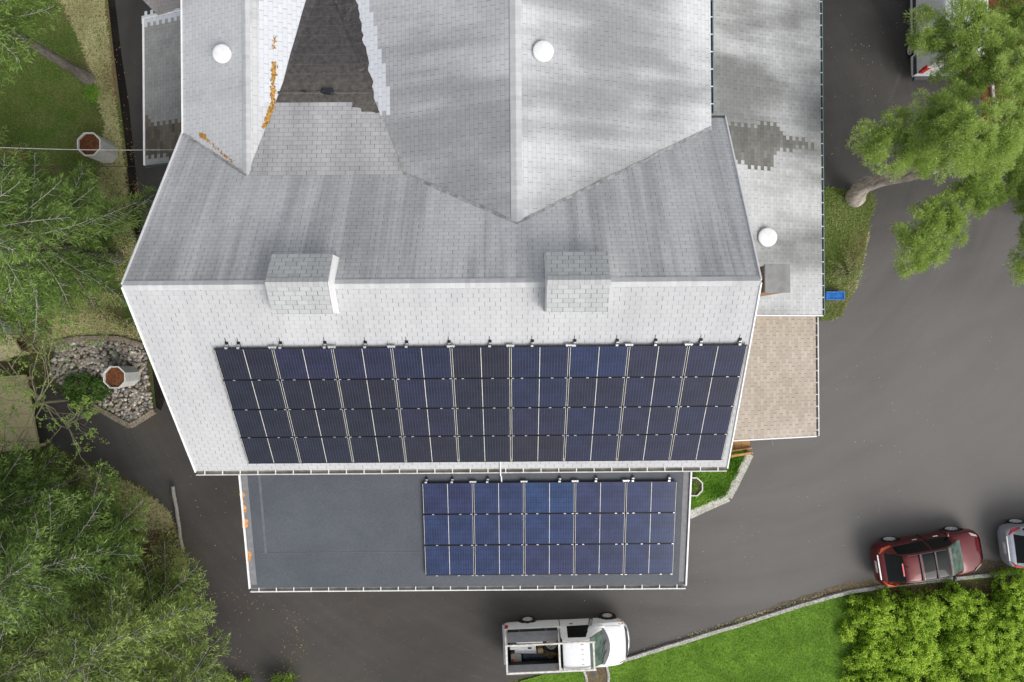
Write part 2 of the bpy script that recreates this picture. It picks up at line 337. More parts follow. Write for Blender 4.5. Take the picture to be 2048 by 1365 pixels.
M['dark_grey'] = plain("dark_grey_plastic", (0.055, 0.058, 0.065), 0.5)
M['liner'] = plain("bed_liner", (0.030, 0.028, 0.027), 0.85, var=0.4)
M['lid'] = plain("grey_toolbox_lid", (0.075, 0.078, 0.085), 0.45)
M['tail'] = plain("red_lens", (0.50, 0.02, 0.015), 0.15, coat=1.0)
M['tail_orange'] = plain("orange_red_lens", (0.75, 0.10, 0.02), 0.15, coat=1.0)
M['amber'] = plain("amber_lens", (0.65, 0.18, 0.04), 0.2, coat=0.5)
M['lamp'] = plain("clear_lens", (0.6, 0.6, 0.58), 0.1, coat=1.0)
M['rack'] = plain("rack_white_metal", (0.60, 0.58, 0.53), 0.5, 0.1, var=0.2)
M['chrome'] = plain("chrome", (0.36, 0.36, 0.37), 0.3, 0.7)
M['blue'] = plain("blue_plastic", (0.03, 0.17, 0.55), 0.4)
M['blue_water'] = plain("blue_bin_inside", (0.015, 0.13, 0.42), 0.25, var=0.3)
M['planter'] = plain("white_planter", (0.60, 0.60, 0.58), 0.6, var=0.1)
M['cardboard'] = plain("cardboard", (0.46, 0.31, 0.13), 0.85)
M['tarp'] = plain("blue_grey_tarp", (0.08, 0.10, 0.15), 0.5, var=0.4)
M['cooler'] = plain("beige_plastic", (0.42, 0.40, 0.34), 0.5)
M['redcap'] = plain("red_plastic", (0.65, 0.07, 0.04), 0.4)
M['wire_white'] = plain("pale_cable", (0.30, 0.30, 0.29), 0.5)
M['wire_black'] = plain("black_cable", (0.02, 0.02, 0.02), 0.6)

# ------------------------------------------------------------------ mesh helpers
class MB:
    def __init__(s): s.v = []; s.f = []; s.uv = []
    def face(s, pts, uvs=None):
        i = len(s.v); s.v += [tuple(p) for p in pts]; s.f.append(tuple(range(i, i + len(pts))))
        s.uv += uvs if uvs else autouv(pts)
    def box(s, x0, x1, y0, y1, z0, z1):
        c = [(x0,y0,z0),(x1,y0,z0),(x1,y1,z0),(x0,y1,z0),(x0,y0,z1),(x1,y0,z1),(x1,y1,z1),(x0,y1,z1)]
        for q in ((4,5,6,7),(3,2,1,0),(0,1,5,4),(1,2,6,5),(2,3,7,6),(3,0,4,7)): s.face([c[k] for k in q])
    def bar(s, a, b, w, h, up=(0,0,1)):
        a = Vector(a); b = Vector(b); d = (b - a).normalized(); up = Vector(up)
        if abs(d.dot(up)) > 0.95: up = Vector((1,0,0))
        r = d.cross(up).normalized() * w / 2; n = r.cross(d).normalized() * h / 2
        A = [a - r - n, a + r - n, a + r + n, a - r + n]; B = [p + (b - a) for p in A]
        for k in range(4): s.face([A[k], A[(k+1)%4], B[(k+1)%4], B[k]])
        s.face(A[::-1]); s.face(B)
    def prism(s, pts, n):                        # polygon swept by vector n
        n = Vector(n); A = [Vector(p) for p in pts]; B = [p + n for p in A]
        s.face(B); s.face(A[::-1])
        for k in range(len(A)): s.face([A[k], A[(k+1)%len(A)], B[(k+1)%len(A)], B[k]])
    def tube(s, pts, rad, seg=6):
        rings = []
        pts = [Vector(p) for p in pts]
        if not hasattr(rad, '__len__'): rad = [rad] * len(pts)
        for i, p in enumerate(pts):
            d = (pts[min(i+1, len(pts)-1)] - pts[max(i-1, 0)]).normalized()
            a = d.cross(Vector((0.13, 0.21, 1))); a = a.normalized() if a.length > 1e-4 else Vector((1,0,0)); b = d.cross(a).normalized()
            base = len(s.v)
            for k in range(seg):
                t = 2 * math.pi * k / seg; s.v.append(tuple(p + (a * math.cos(t) + b * math.sin(t)) * rad[i]))
            rings.append(base)
        for i in range(len(rings) - 1):
            for k in range(seg):
                q = (rings[i] + k, rings[i] + (k+1) % seg, rings[i+1] + (k+1) % seg, rings[i+1] + k)
                s.f.append(q); s.uv += [(0,0),(0.1,0),(0.1,0.1),(0,0.1)]
        for base in (rings[0], rings[-1]):
            s.f.append(tuple(base + k for k in range(seg))); s.uv += [(0,0)] * seg
    def lathe(s, prof, seg=24, origin=(0,0,0), axis='Z', squash=(1,1), caps=True):
        base = len(s.v); n = len(prof); ox, oy, oz = origin
        for r, h in prof:
            for k in range(seg):
                t = 2 * math.pi * k / seg; a, b = r * math.cos(t) * squash[0], r * math.sin(t) * squash[1]
                s.v.append((ox + a, oy + b, oz + h) if axis == 'Z' else (ox + a, oy + h, oz + b))
        for i in range(n - 1):
            for k in range(seg):
                s.f.append((base + i*seg + k, base + i*seg + (k+1)%seg, base + (i+1)*seg + (k+1)%seg, base + (i+1)*seg + k))
                s.uv += [(0,0),(0.1,0),(0.1,0.1),(0,0.1)]
        for i in (0, n - 1):
            if caps and prof[i][0] > 1e-4: s.f.append(tuple(base + i*seg + k for k in range(seg))); s.uv += [(0,0)] * seg
    def build(s, name, mat, parent=None, world=True, smooth=False, fix=True):
        me = bpy.data.meshes.new(name)
        off = Vector((0,0,0))
        if parent is not None and world:
            p = parent
            while p: off += p.location; p = p.parent
        vs = [(x - off.x, y - off.y, z - off.z) for x, y, z in s.v]
        me.from_pydata(vs, [], s.f)
        uvl = me.uv_layers.new(name='UVMap')
        uvl.data.foreach_set('uv', np.array(s.uv, dtype=np.float32).ravel())
        me.materials.append(mat)
        if fix:
            import bmesh
            bm = bmesh.new(); bm.from_mesh(me)
            if smooth: bmesh.ops.remove_doubles(bm, verts=bm.verts, dist=1e-4)
            bmesh.ops.recalc_face_normals(bm, faces=bm.faces); bm.to_mesh(me); bm.free()
        if smooth: me.shade_smooth()
        o = bpy.data.objects.new(name, me); COL.objects.link(o)
        if parent is not None: o.parent = parent
        return o

def autouv(pts):
    p0 = Vector(pts[0]); n = Vector((0,0,0))
    for i in range(len(pts)):
        a = Vector(pts[i]); b = Vector(pts[(i+1)%len(pts)])
        n += Vector(((a.y-b.y)*(a.z+b.z), (a.z-b.z)*(a.x+b.x), (a.x-b.x)*(a.y+b.y)))
    if n.length < 1e-9: return [(0,0)] * len(pts)
    n.normalize()
    if abs(n.z) > 0.9: return [(p[0], p[1]) for p in pts]
    h = Vector((-n.y, n.x, 0)).normalized()
    return [(h.dot(Vector(p)), p[2]) for p in pts]

def thing(name, label, cat, loc=(0,0,0), rz=0.0, group=None):
    o = bpy.data.objects.new(name, None); COL.objects.link(o); o.empty_display_size = 0.3
    o.location = loc; o.rotation_euler = (0, 0, rz); return tag(o, label, cat, group)
def tag(o, label=None, cat=None, group=None, kind=None):
    if label: o['label'] = label
    if cat: o['category'] = cat
    if group: o['group'] = group
    if kind: o['kind'] = kind
    return o
def base_at(o, loc):                                   # move a single-mesh thing's origin to its base
    loc = Vector(loc); o.data.transform(Matrix.Translation(-loc)); o.location = loc; return o

def roof_slab(name, pts, udir, mat, parent, thick=0.16, origin=(0,0,0)):
    """sloping slab; UV in metres: u along the eave, v up the slope"""
    A = [Vector(p) for p in pts]
    n = Vector((0,0,0))
    for i in range(len(A)):
        n += A[i].cross(A[(i+1)%len(A)])
    n = sum(((A[i]-A[0]).cross(A[i+1]-A[0]) for i in range(1, len(A)-1)), Vector((0,0,0))).normalized()
    if n.z < 0: A.reverse(); n = -n
    u = Vector(udir).normalized(); v = n.cross(u)
    if v.z < 0: v = -v
    o = Vector(origin); uv = [((p-o).dot(u), (p-o).dot(v)) for p in A]
    b = MB(); b.face(A, uv)
    B = [p - Vector((0,0,thick)) for p in A]
    b.face(B[::-1])
    for k in range(len(A)): b.face([A[k], B[k], B[(k+1)%len(A)], A[(k+1)%len(A)]])
    return b.build(name, mat, parent, fix=True)

def sheet(name, pts, udir, mat, parent, lift=0.006, origin=(0,0,0)):
    A = [Vector(p) for p in pts]
    n = sum(((A[i]-A[0]).cross(A[i+1]-A[0]) for i in range(1, len(A)-1)), Vector((0,0,0))).normalized()
    if n.z < 0: A.reverse(); n = -n
    u = Vector(udir).normalized(); v = n.cross(u)
    if v.z < 0: v = -v
    o = Vector(origin); uv = [((p-o).dot(u), (p-o).dot(v)) for p in A]
    b = MB(); b.face([p + n*lift for p in A], uv)
    return b.build(name, mat, parent)

def tab_cells(b, pl, udir, test, u0, u1, v0, v1, lift=0.006, course=0.143, tab=0.305, horiz='x'):
    """quads of single shingle tabs on plane pl where test(x, y) holds; keeps the roof's own course grid"""
    a, bb, c = pl
    n = Vector((-bb, -c, 1)).normalized(); u = Vector(udir).normalized(); v = n.cross(u)
    if v.z < 0: v = -v
    org = Vector((0, 0, a))
    for r in range(int(math.floor(v0/course)), int(math.ceil(v1/course))):
        off = (r % 2) * 0.5
        for k in range(int(math.floor(u0/tab)), int(math.ceil(u1/tab))):
            uu0, uu1 = (k - off) * tab, (k + 1 - off) * tab
            vv0, vv1 = r * course, (r + 1) * course
            ctr = org + u * (uu0+uu1)/2 + v * (vv0+vv1)/2
            if test(ctr.x, ctr.y):
                q = [(uu0,vv0),(uu1,vv0),(uu1,vv1),(uu0,vv1)]
                pts = [org + u*x + v*y + n*lift for x, y in q]
                b.face(pts, q)

# numpy blade clouds -------------------------------------------------------------
def nrm(a): return a / np.maximum(np.linalg.norm(a, axis=1, keepdims=True), 1e-9)
class Cloud:
    def __init__(s): s.B=[]; s.D=[]; s.L=[]; s.W=[]; s.T=[]; s.U=[]
    def add(s, base, d, L, Wd, tint, up=None):
        n = len(base)
        s.B.append(np.asarray(base, float)); s.D.append(nrm(np.asarray(d, float)))
        s.L.append(np.broadcast_to(L, n).astype(float)); s.W.append(np.broadcast_to(Wd, n).astype(float)); s.T.append(np.broadcast_to(tint, n).astype(float))
        s.U.append(rng.normal(size=(n,3)) if up is None else np.asarray(up, float))
    def build(s, name, mat, parent=None, world=True):
        B=np.concatenate(s.B); D=np.concatenate(s.D); L=np.concatenate(s.L)[:,None]; Wd=np.concatenate(s.W)[:,None]; T=np.concatenate(s.T); U=np.concatenate(s.U)
        if parent is not None and world:
            off = Vector((0,0,0)); p = parent
            while p: off += p.location; p = p.parent
            B = B - np.array(off)
        side = nrm(np.cross(D, U)); n = len(B)
        V = np.empty((n,4,3)); V[:,0]=B; V[:,1]=B+D*L*0.45+side*Wd/2; V[:,2]=B+D*L; V[:,3]=B+D*L*0.45-side*Wd/2
        me = bpy.data.meshes.new(name); me.vertices.add(4*n); me.vertices.foreach_set('co', V.astype(np.float32).ravel())
        me.loops.add(4*n); me.loops.foreach_set('vertex_index', np.arange(4*n, dtype=np.int32))
        me.polygons.add(n); me.polygons.foreach_set('loop_start', np.arange(0,4*n,4,dtype=np.int32)); me.polygons.foreach_set('loop_total', np.full(n,4,dtype=np.int32))
        at = me.attributes.new('tint','FLOAT','POINT'); at.data.foreach_set('value', np.repeat(np.clip(T,0,1),4).astype(np.float32))
        me.materials.append(mat); me.update(); me.validate()
        o = bpy.data.objects.new(name, me); COL.objects.link(o)
        if parent is not None: o.parent = parent
        return o

def inpoly(x, y, poly):
    x = np.asarray(x); y = np.asarray(y); r = np.zeros(x.shape, bool); n = len(poly); j = n-1
    for i in range(n):
        xi, yi = poly[i][:2]; xj, yj = poly[j][:2]
        c = ((yi > y) != (yj > y)) & (x < (xj-xi)*(y-yi)/((yj-yi) if yj != yi else 1e-9) + xi)
        r ^= c; j = i
    return r
def scatter(poly, n):
    p = np.array([q[:2] for q in poly]); lo = p.min(0); hi = p.max(0); out = np.zeros((0,2))
    while len(out) < n:
        c = rng.uniform(lo, hi, (n*2, 2)); out = np.vstack([out, c[inpoly(c[:,0], c[:,1], poly)]])
    return out[:n]
def clumpy(xy, scale, seed=0):                          # cheap smooth noise 0..1
    r = np.random.default_rng(seed); v = np.zeros(len(xy))
    for k in range(7):
        d = r.normal(size=2); d /= np.linalg.norm(d); v += np.sin((xy @ d)*scale*r.uniform(0.6,1.9) + r.uniform(0,6.28))
    return np.clip(0.5 + v/7*0.9, 0, 1)
def grassy(name, mat, poly, dens, L, Wd, z=0.0, lean=0.7, seed=1, cs=2.0, kind='stuff', keep=None):
    p = np.array([q[:2] for q in poly]); area = 0.5*abs(np.dot(p[:,0],np.roll(p[:,1],1))-np.dot(p[:,1],np.roll(p[:,0],1)))
    n = int(area*dens); xy = scatter(poly, n); t = clumpy(xy, cs, seed)
    if keep is not None:
        m = rng.uniform(size=n) < keep(xy, t); xy = xy[m]; t = t[m]; n = len(xy)
    d = np.c_[rng.normal(size=(n,2))*lean, np.full(n, 0.6)]
    c = Cloud(); c.add(np.c_[xy, np.full(n, z)], d, rng.uniform(L*0.6, L*1.4, n), Wd, np.clip(t*0.7 + rng.uniform(-0.2,0.5,n), 0, 1))
    o = c.build(name, mat); return tag(o, kind=kind)

def flat_poly(name, pts, mat, z, kind='structure', thick=None):
    b = MB(); A = [(p[0], p[1], z) for p in pts]
    if thick: b.prism([(p[0], p[1], z-thick) for p in pts], (0,0,thick))
    else: b.face(A)
    o = b.build(name, mat)
    if not thick and o.data.polygons[0].normal.z < 0: o.data.flip_normals()
    return tag(o, kind=kind) if kind else o
def PX(lst, z=0.0): return [P(x, y, z) for x, y in lst]

# ------------------------------------------------------------------ ground and paving
def wavy(pts, amp, seed):
    q = random.Random(seed); return [(p[0]+q.uniform(-amp,amp), p[1]+q.uniform(-amp,amp)) for p in pts]
def densep(pts, step=.35):
    out = []
    for a_, b_ in zip(pts, pts[1:]):
        n = max(1, int(math.hypot(b_[0]-a_[0], b_[1]-a_[1])/step)); out += [(a_[0]+(b_[0]-a_[0])*k/n, a_[1]+(b_[1]-a_[1])*k/n) for k in range(n)]
    return out + [pts[-1][:2]]
g = MB(); g.face([(-400,-400,-0.02),(400,-400,-0.02),(400,400,-0.02),(-400,400,-0.02)])
tag(g.build('ground', M['soil']), kind='structure')
DRIVE = [(205,-160),(216,0),(228,110),(241,210),(256,330),(266,420),(278,500),(297,640),(303,720),(312,815),(262,853),(200,818),(150,795),(100,770),
         (40,780),(-40,790),(-40,880),(60,880),(130,900),(215,940),(290,975),(345,1030),(372,1100),(385,1180),(330,1250),(330,1420),(980,1420),(1005,1366),(1060,1352),(1120,1336),(1165,1328),(1220,1325),(1258,1314),
         (1400,1270),(1550,1224),(1700,1181),(1850,1160),(2048,1142),(2300,1126),(2300,380),(2120,330),(1966,250),(1966,-160)]
flat_poly('driveway', PX(DRIVE), M['asphalt'], 0.0)
flat_poly('drive_edge_strip', PX([(203,-160),(214,0),(226,110),(239,210),(254,330),(264,420),(276,505),(290,500),(281,420),(270,330),(258,210),(243,110),(230,0),(222,-160)]), M['dark_edge'], 0.004)  # darker strip along the driveway's left side
flat_poly('drive_edge_strip', PX([(296,645),(303,722),(312,815),(322,822),(330,800),(316,720),(304,645)]), M['dark_edge'], 0.004)
GREEN = [(1640,372),(1690,380),(1748,388),(1750,412),(1742,432),(1738,455),(1730,500),(1722,540),(1708,580),(1696,605),(1683,632),(1664,640),(1640,642)]
flat_poly('grass_strip', PX(GREEN), M['mossbase'], 0.03)
LAWN = [(1217,1330),(1258,1318),(1400,1274),(1550,1228),(1700,1185),(1850,1164),(2048,1146),(2300,1130),(2300,1500),(1225,1500)]
flat_poly('lawn', PX(LAWN), M['lawnbase'], 0.03)
flat_poly('mulch_bed', PX([(1750,1181),(1850,1169),(2048,1151),(2300,1134),(2300,1500)]) + [(p[0],p[1],0) for p in wavy(densep(PX([(1730,1500),(1740,1360),(1728,1290),(1716,1230),(1750,1181)])), .12, 9)], M['mulch2'], 0.034)
LAWN2 = [(1000,1420),(1040,1362),(1120,1340),(1163,1332),(1172,1365),(1175,1420)]
flat_poly('lawn', PX(LAWN2), M['lawnbase'], 0.03)
flat_poly('mulch_bed', PX([(1166,1331),(1214,1330),(1219,1365),(1222,1420),(1178,1420),(1175,1365)]), M['mulch2'], 0.035)
NWLAWN = [(-200,-160),(205,-160),(216,0),(228,110),(241,210),(256,330),(240,400),(170,420),(80,400),(-200,420)]
flat_poly('moss_lawn', PX(NWLAWN), M['mossbase'], 0.012)
flat_poly('mulch_bed', PX([(1957,90),(1966,250),(2060,290),(2300,290),(2300,-160),(1957,-160)]), M['mulch'], 0.02)
flat_poly('mulch_bed', PX([(-200,470),(60,440),(180,560),(180,680),(90,700),(-200,730)]), M['mulch2'], 0.012)
flat_poly('mulch_bed', PX([(300,985),(345,1032),(372,1100),(384,1175),(300,1160),(240,1080)]), M['mulch2'], 0.006)
BED = [(1330,932),(1490,900),(1502,907),(1481,950),(1468,990),(1460,1000),(1376,1034),(1330,1048)]
flat_poly('planting_bed', PX([(1330,932),(1490,896),(1490,915),(1470,955),(1452,992),(1376,1024),(1330,1040)]), M['lawnbase'], 0.10)

M['dirt'] = soil("road_edge_dirt", ((0.15, 0.125, 0.09), (0.10, 0.085, 0.065), (0.19, 0.155, 0.10)), 2.0, 0.4)
up_ = PX([(1430,1254),(1540,1214),(1620,1186),(1740,1158),(1850,1140),(1960,1122),(2060,1118),(2300,1100)]); dn_ = PX([(2300,1127),(2060,1143),(1850,1162),(1700,1182),(1550,1226),(1440,1260)])
flat_poly('road_edge_dirt', wavy(densep(up_), .07, 3) + [p[:2] for p in dn_], M['dirt'], 0.004)
def kerb(name, pts, w, h, z0=0.0, mat=None, seg=True):
    b = MB(); pts = [Vector((p[0], p[1], 0)) for p in pts]
    L, Rr = [], []
    for i, p in enumerate(pts):
        d = (pts[min(i+1,len(pts)-1)] - pts[max(i-1,0)]).normalized(); n = Vector((-d.y, d.x, 0))
        L.append(p + n*w/2); Rr.append(p - n*w/2)
    Z0 = Vector((0,0,z0)); Z1 = Vector((0,0,z0+h))
    for i in range(len(pts)-1):
        b.face([L[i]+Z1, Rr[i]+Z1, Rr[i+1]+Z1, L[i+1]+Z1]); b.face([L[i]+Z0, L[i]+Z1, L[i+1]+Z1, L[i+1]+Z0]); b.face([Rr[i]+Z1, Rr[i]+Z0, Rr[i+1]+Z0, Rr[i+1]+Z1])
    b.face([L[0]+Z0, Rr[0]+Z0, Rr[0]+Z1, L[0]+Z1]); b.face([L[-1]+Z0, L[-1]+Z1, Rr[-1]+Z1, Rr[-1]+Z0])
    return tag(b.build(name, mat or M['kerb'], smooth=False), kind='structure')
def dense(pts, step=0.4):
    out = []
    for a, b in zip(pts, pts[1:]):
        n = max(1, int((Vector(a)-Vector(b)).length/step))
        out += [tuple(Vector(a).lerp(Vector(b), k/n)) for k in range(n)]
    return out + [pts[-1]]
kerb('kerb', [(x+rnd.uniform(-.012,.012), y+rnd.uniform(-.012,.012)) for x, y, _ in dense(PX([(1172,1329),(1220,1327),(1258,1316),(1330,1294),(1400,1272),(1480,1248),(1550,1226),(1640,1198),(1700,1183),(1780,1170),(1850,1162),(1950,1152),(2048,1144),(2300,1128)]))], 0.15, 0.12)
kerb('kerb', [(p[0], p[1]) for p in PX([(1165,1333),(1172,1352),(1176,1380),(1178,1420)])], 0.10, 0.08)
kerb('kerb', [(p[0], p[1]) for p in PX([(1213,1330),(1217,1348),(1217,1380),(1219,1420)])], 0.10, 0.08)
kerb('kerb', [(p[0], p[1]) for p in PX([(1980,120),(1982,170),(1986,215),(1992,260)])], 0.12, 0.12)

# ------------------------------------------------------------------ the house
HX, HY = -1.7, 1.5
house = thing('house', 'large white house with weathered pale grey shingle roofs, gables and a dark flat wing', 'house', (HX, HY, 0))
RY, RZ, SL = 1.62, 12.05, 0.67
X0, X1, XS, XE = -10.81, 6.92, -10.64, 7.18
KY = 5.25; KZ = RZ - SL*(KY-RY)
WX, WZ, WE, WW = 0.17, 10.8, 0.3625, 0.34
GX, GE, GW = -8.27, 0.42, 0.44
NEND = 19.0
zn = lambda y: RZ - SL*(y-RY)
zs = lambda y: RZ - SL*(RY-y)
plS = (RZ - SL*RY, 0.0, SL); plN = (RZ + SL*RY, 0.0, -SL)
plWE = (WZ + WE*WX, -WE, 0.0); plWW = (WZ - WW*WX, WW, 0.0)
plGE = (KZ - GE*(-GX) + 0.0, -GE, 0.0); plGE = (KZ + GE*GX, -GE, 0.0); plGW = (KZ - GW*GX, GW, 0.0)
plC = (KZ + 0.14*KY, 0.0, -0.14)
EX = 6.64; EZ = WZ - WE*(EX-WX)
yv = RY + (RZ-EZ)/SL                                           # valley end at the wing's east eave
yw = RY + (RZ-WZ)/SL                                           # wing ridge meets the north slope
xk = WX - (WZ-KZ)/WW
GXW = -10.78; GZW = KZ - GW*(GX-GXW); ygw = RY + (RZ-GZW)/SL
t_ = (xk-GX)/(GE and (0.14/GE + 0.14/WW)); yC = KY + t_; xC = GX + 0.14/GE*t_; zC = KZ - 0.14*t_
roof_slab('roof', [(X0,RY,RZ),(XS,-4.28,zs(-4.28)),(XE,-4.28,zs(-4.28)),(X1,RY,RZ)], (1,0,0), M['main_south'], house)
roof_slab('roof', [(X0,RY,RZ),(X1,RY,RZ),(XE,7.42,zn(7.42)),(EX,7.42,zn(7.42)),(EX,yv,EZ),(WX,yw,WZ),(xk,KY,KZ),(GX,KY,KZ),(GXW,ygw,GZW),(X0,ygw+.05,zn(ygw+.05))], (1,0,0), M['main_north'], house)
roof_slab('roof', [(WX,yw,WZ),(EX,yv,EZ),(EX,NEND,EZ),(WX,NEND,WZ)], (0,1,0), M['wing_east'], house)
roof_slab('roof', [(WX,yw,WZ),(WX,NEND,WZ),(xC,NEND,zC),(xC,yC,zC),(xk,KY,KZ)], (0,1,0), M['wing_west'], house)
groof_e = roof_slab('roof', [(GX,KY,KZ),(xC,yC,zC),(xC,NEND,zC),(GX,NEND,KZ)], (0,1,0), M['gable'], house)
groof_w = roof_slab('roof', [(GX,KY,KZ),(GX,NEND,KZ),(GXW,NEND,GZW),(GXW,ygw,GZW)], (0,1,0), M['gable'], house)
cricket = roof_slab('roof', [(GX,KY,KZ),(xk,KY,KZ),(xC,yC,zC)], (1,0,0), M['cricket'], house, thick=0.1)
# lower east roof, tan porch roof, west porch roof, far corner roof
EAX0, EAX1, EAZ1 = 6.3, 11.88, 4.9
plE = (EAZ1 + 0.325*EAX1, -0.325, 0.0); ze = lambda x: plE[0] - 0.325*x
eroof = roof_slab('roof', [(EAX0,0.90,ze(EAX0)),(EAX1,0.90,EAZ1),(EAX1,NEND,EAZ1),(EAX0,NEND,ze(EAX0))], (0,1,0), M['east'], house)
TX0, TX1, TZ1 = 6.6, 12.06, 3.9
zt = lambda x: TZ1 + 0.28*(TX1-x)
roof_slab('porch_roof', [(TX0,-3.86,zt(TX0)),(TX1,-3.86,TZ1),(TX1,1.6,TZ1),(TX0,1.6,zt(TX0))], (0,1,0), M['tan'], house)
PXL, PXR, PZ = -13.92, -10.5, 5.0
plP = (PZ - 0.35*PXL, 0.35, 0.0); zp = lambda x: PZ + 0.35*(x-PXL)
proof = roof_slab('porch_roof', [(PXL,6.80,PZ),(PXR,6.80,zp(PXR)),(PXR,12.38,zp(PXR)),(PXL,12.38,PZ)], (0,1,0), M['porch'], house)
a_, b_, c_ = P(315,30,5.3), P(372,19,5.6), P(283,-2,5.3)
d1 = (Vector(c_)-Vector(a_)).normalized()*3.2 + Vector(a_); d2 = Vector(b_) + Vector((0,4.0,0.6))
roof_slab('roof', [a_, b_, (b_[0]+0.9, b_[1]-0.1, 5.9), (b_[0]+0.9, b_[1]+4, 6.2), tuple(d2), tuple(d1)], (b_[0]-a_[0], b_[1]-a_[1], b_[2]-a_[2]), M['mauve'], house, thick=0.12)
# flat wing
FX0, FX1, FY0, FY1 = -9.33, 6.08, -8.67, -3.95
plF = (7.72 + 0.2*4.28, 0.0, 0.2); zf = lambda y: plF[0] + 0.2*y
flat = roof_slab('flat_roof', [(FX0,FY0,zf(FY0)),(FX1,FY0,zf(FY0)),(FX1,FY1,zf(FY1)),(FX0,FY1,zf(FY1))], (1,0,0), M['rubber'], house, thick=0.2)
def fstrip(x0, x1, y0, y1, mat, name, lift=0.006, par=flat):
    sheet(name, [(x0,y0,zf(y0)),(x1,y0,zf(y0)),(x1,y1,zf(y1)),(x0,y1,zf(y1))], (1,0,0), mat, par, lift)
fstrip(FX0+0.05, FX0+0.25, FY0+0.12, FY1, M['flash'], 'flashing_strip')
fstrip(FX1-0.25, FX1-0.05, FY0+0.12, FY1, M['flash'], 'flashing_strip')
fstrip(FX0+0.62, FX0+0.70, -7.35, FY1, M['seam'], 'membrane_seam')
fstrip(FX0+0.45, -3.2, -7.37, -7.35, M['seam'], 'membrane_seam', 0.008)
for x in (FX0, FX1):
    b = MB(); b.bar((x, FY0, zf(FY0)+0.03), (x, FY1, zf(FY1)+0.03), 0.05, 0.10); b.build('edge_trim', M['white'], flat)

# walls
def wallprism(name, pts, n, mat=None):
    b = MB(); b.prism(pts, n); return b.build(name, mat or M['siding'], house)
wl_ = RZ - 0.36
wallprism('wall', [(X0+.35,-3.8,0),(X0+.35,6.6,0),(X0+.35,6.6,zn(6.6)-.36),(X0+.35,RY,wl_),(X0+.35,-3.8,zs(-3.8)-.36)], (X1-X0-.6,0,0))
wallprism('wall', [(GXW+.35,6.61,0),(EX-.35,6.61,0),(EX-.35,6.61,EZ-.1),(WX,6.61,WZ-.36),(xC,6.61,zC-.36),(GX,6.61,KZ-.36),(GXW+.35,6.61,GZW-.1)], (0,12,0))
wallprism('wall', [(FX0+.3,FY0+.35,0),(FX0+.3,-3.81,0),(FX0+.3,-3.81,zf(-3.81)-.3),(FX0+.3,FY0+.35,zf(FY0+.35)-.3)], (FX1-FX0-.6,0,0))
wallprism('wall', [(EX-.34,1.15,0),(EAX1-.35,1.15,0),(EAX1-.35,1.15,ze(EAX1-.35)-.26),(EX-.34,1.15,ze(EX-.34)-.26)], (0,17.4,0))
wallprism('wall', [(PXL+.35,7.05,0),(GXW+.34,7.05,0),(GXW+.34,7.05,zp(GXW+.34)-.26),(PXL+.35,7.05,zp(PXL+.35)-.26)], (0,5.1,0))
# porch posts
for x, y in ((TX1-.25,-3.6),(TX1-.25,-1.4),(TX1-.25,0.7),(8.2,-3.6)):
    b = MB(); b.box(x-.07,x+.07,y-.07,y+.07,0,zt(x)-.17); b.build('porch_post', M['white'], house)
b = MB(); b.bar((TX1-.3,-3.75,TZ1-.28),(TX1-.3,1.0,TZ1-.28),.12,.2); b.build('porch_beam', M['white'], house)
# ridge caps
def ridgecap(p, q, s1, s2, across, w=0.13):
    p = Vector(p); q = Vector(q); a = Vector(across); Lg = (q-p).length; b = MB()
    for sgn, s in ((1, s1), (-1, s2)):
        e = a*sgn*w - Vector((0,0,s*w)); up = Vector((0,0,0.022))
        pts = [p+up, q+up, q+e+up, p+e+up]
        b.face(pts, [(0,0),(0,Lg),(w,Lg),(w,0)])
        b.face([p+e+up, q+e+up, q+e-Vector((0,0,.0)), p+e])
    return b.build('ridge_cap', M['ridge'], house, fix=False)
ridgecap((X0,RY,RZ),(X1,RY,RZ),SL,SL,(0,1,0))
ridgecap((WX,yw,WZ),(WX,NEND,WZ),WE,WW,(1,0,0),0.17)
ridgecap((GX,KY,KZ),(GX,NEND,KZ),GE,GW,(1,0,0),0.12)
def valley(p, q, w, mat):  # grey bars paint crease shade and dirt along a valley
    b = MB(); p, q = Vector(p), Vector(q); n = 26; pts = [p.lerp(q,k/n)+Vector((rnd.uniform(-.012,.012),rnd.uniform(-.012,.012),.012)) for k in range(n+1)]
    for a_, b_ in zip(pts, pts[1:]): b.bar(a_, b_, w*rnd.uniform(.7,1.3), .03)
    b.build('valley_dirt_shade', mat, house)
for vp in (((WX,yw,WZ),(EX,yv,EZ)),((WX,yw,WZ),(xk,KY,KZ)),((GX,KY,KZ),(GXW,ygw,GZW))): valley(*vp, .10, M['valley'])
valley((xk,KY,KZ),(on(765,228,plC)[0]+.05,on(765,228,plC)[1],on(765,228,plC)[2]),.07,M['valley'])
# rake boards and fascia
def board(name, p, q, w, h, par=None, mat=None):
    b = MB(); b.bar(p, q, w, h); return b.build(name, mat or M['white'], par or house)
board('rake_board', (X0-.015,RY,RZ-.07),(XS-.015,-4.28,zs(-4.28)-.07),.04,.20); board('rake_board', (X1+.015,RY,RZ-.07),(XE+.015,-4.28,zs(-4.28)-.07),.04,.20)
board('rake_board', (X0-.015,RY,RZ-.07),(X0-.015,ygw+.05,zn(ygw+.05)-.07),.04,.20); board('rake_board', (X1+.015,RY,RZ-.07),(XE+.015,7.42,zn(7.42)-.07),.04,.20)
board('fascia', (GXW-.02,ygw,GZW-.05),(GXW-.02,NEND,GZW-.05),.05,.16); board('fascia', (PXL-.02,6.8,PZ-.04),(PXL-.02,12.38,PZ-.04),.07,.16); board('rake_board', (PXL,12.40,PZ-.05),(PXR,12.40,zp(PXR)-.05),.04,.14)
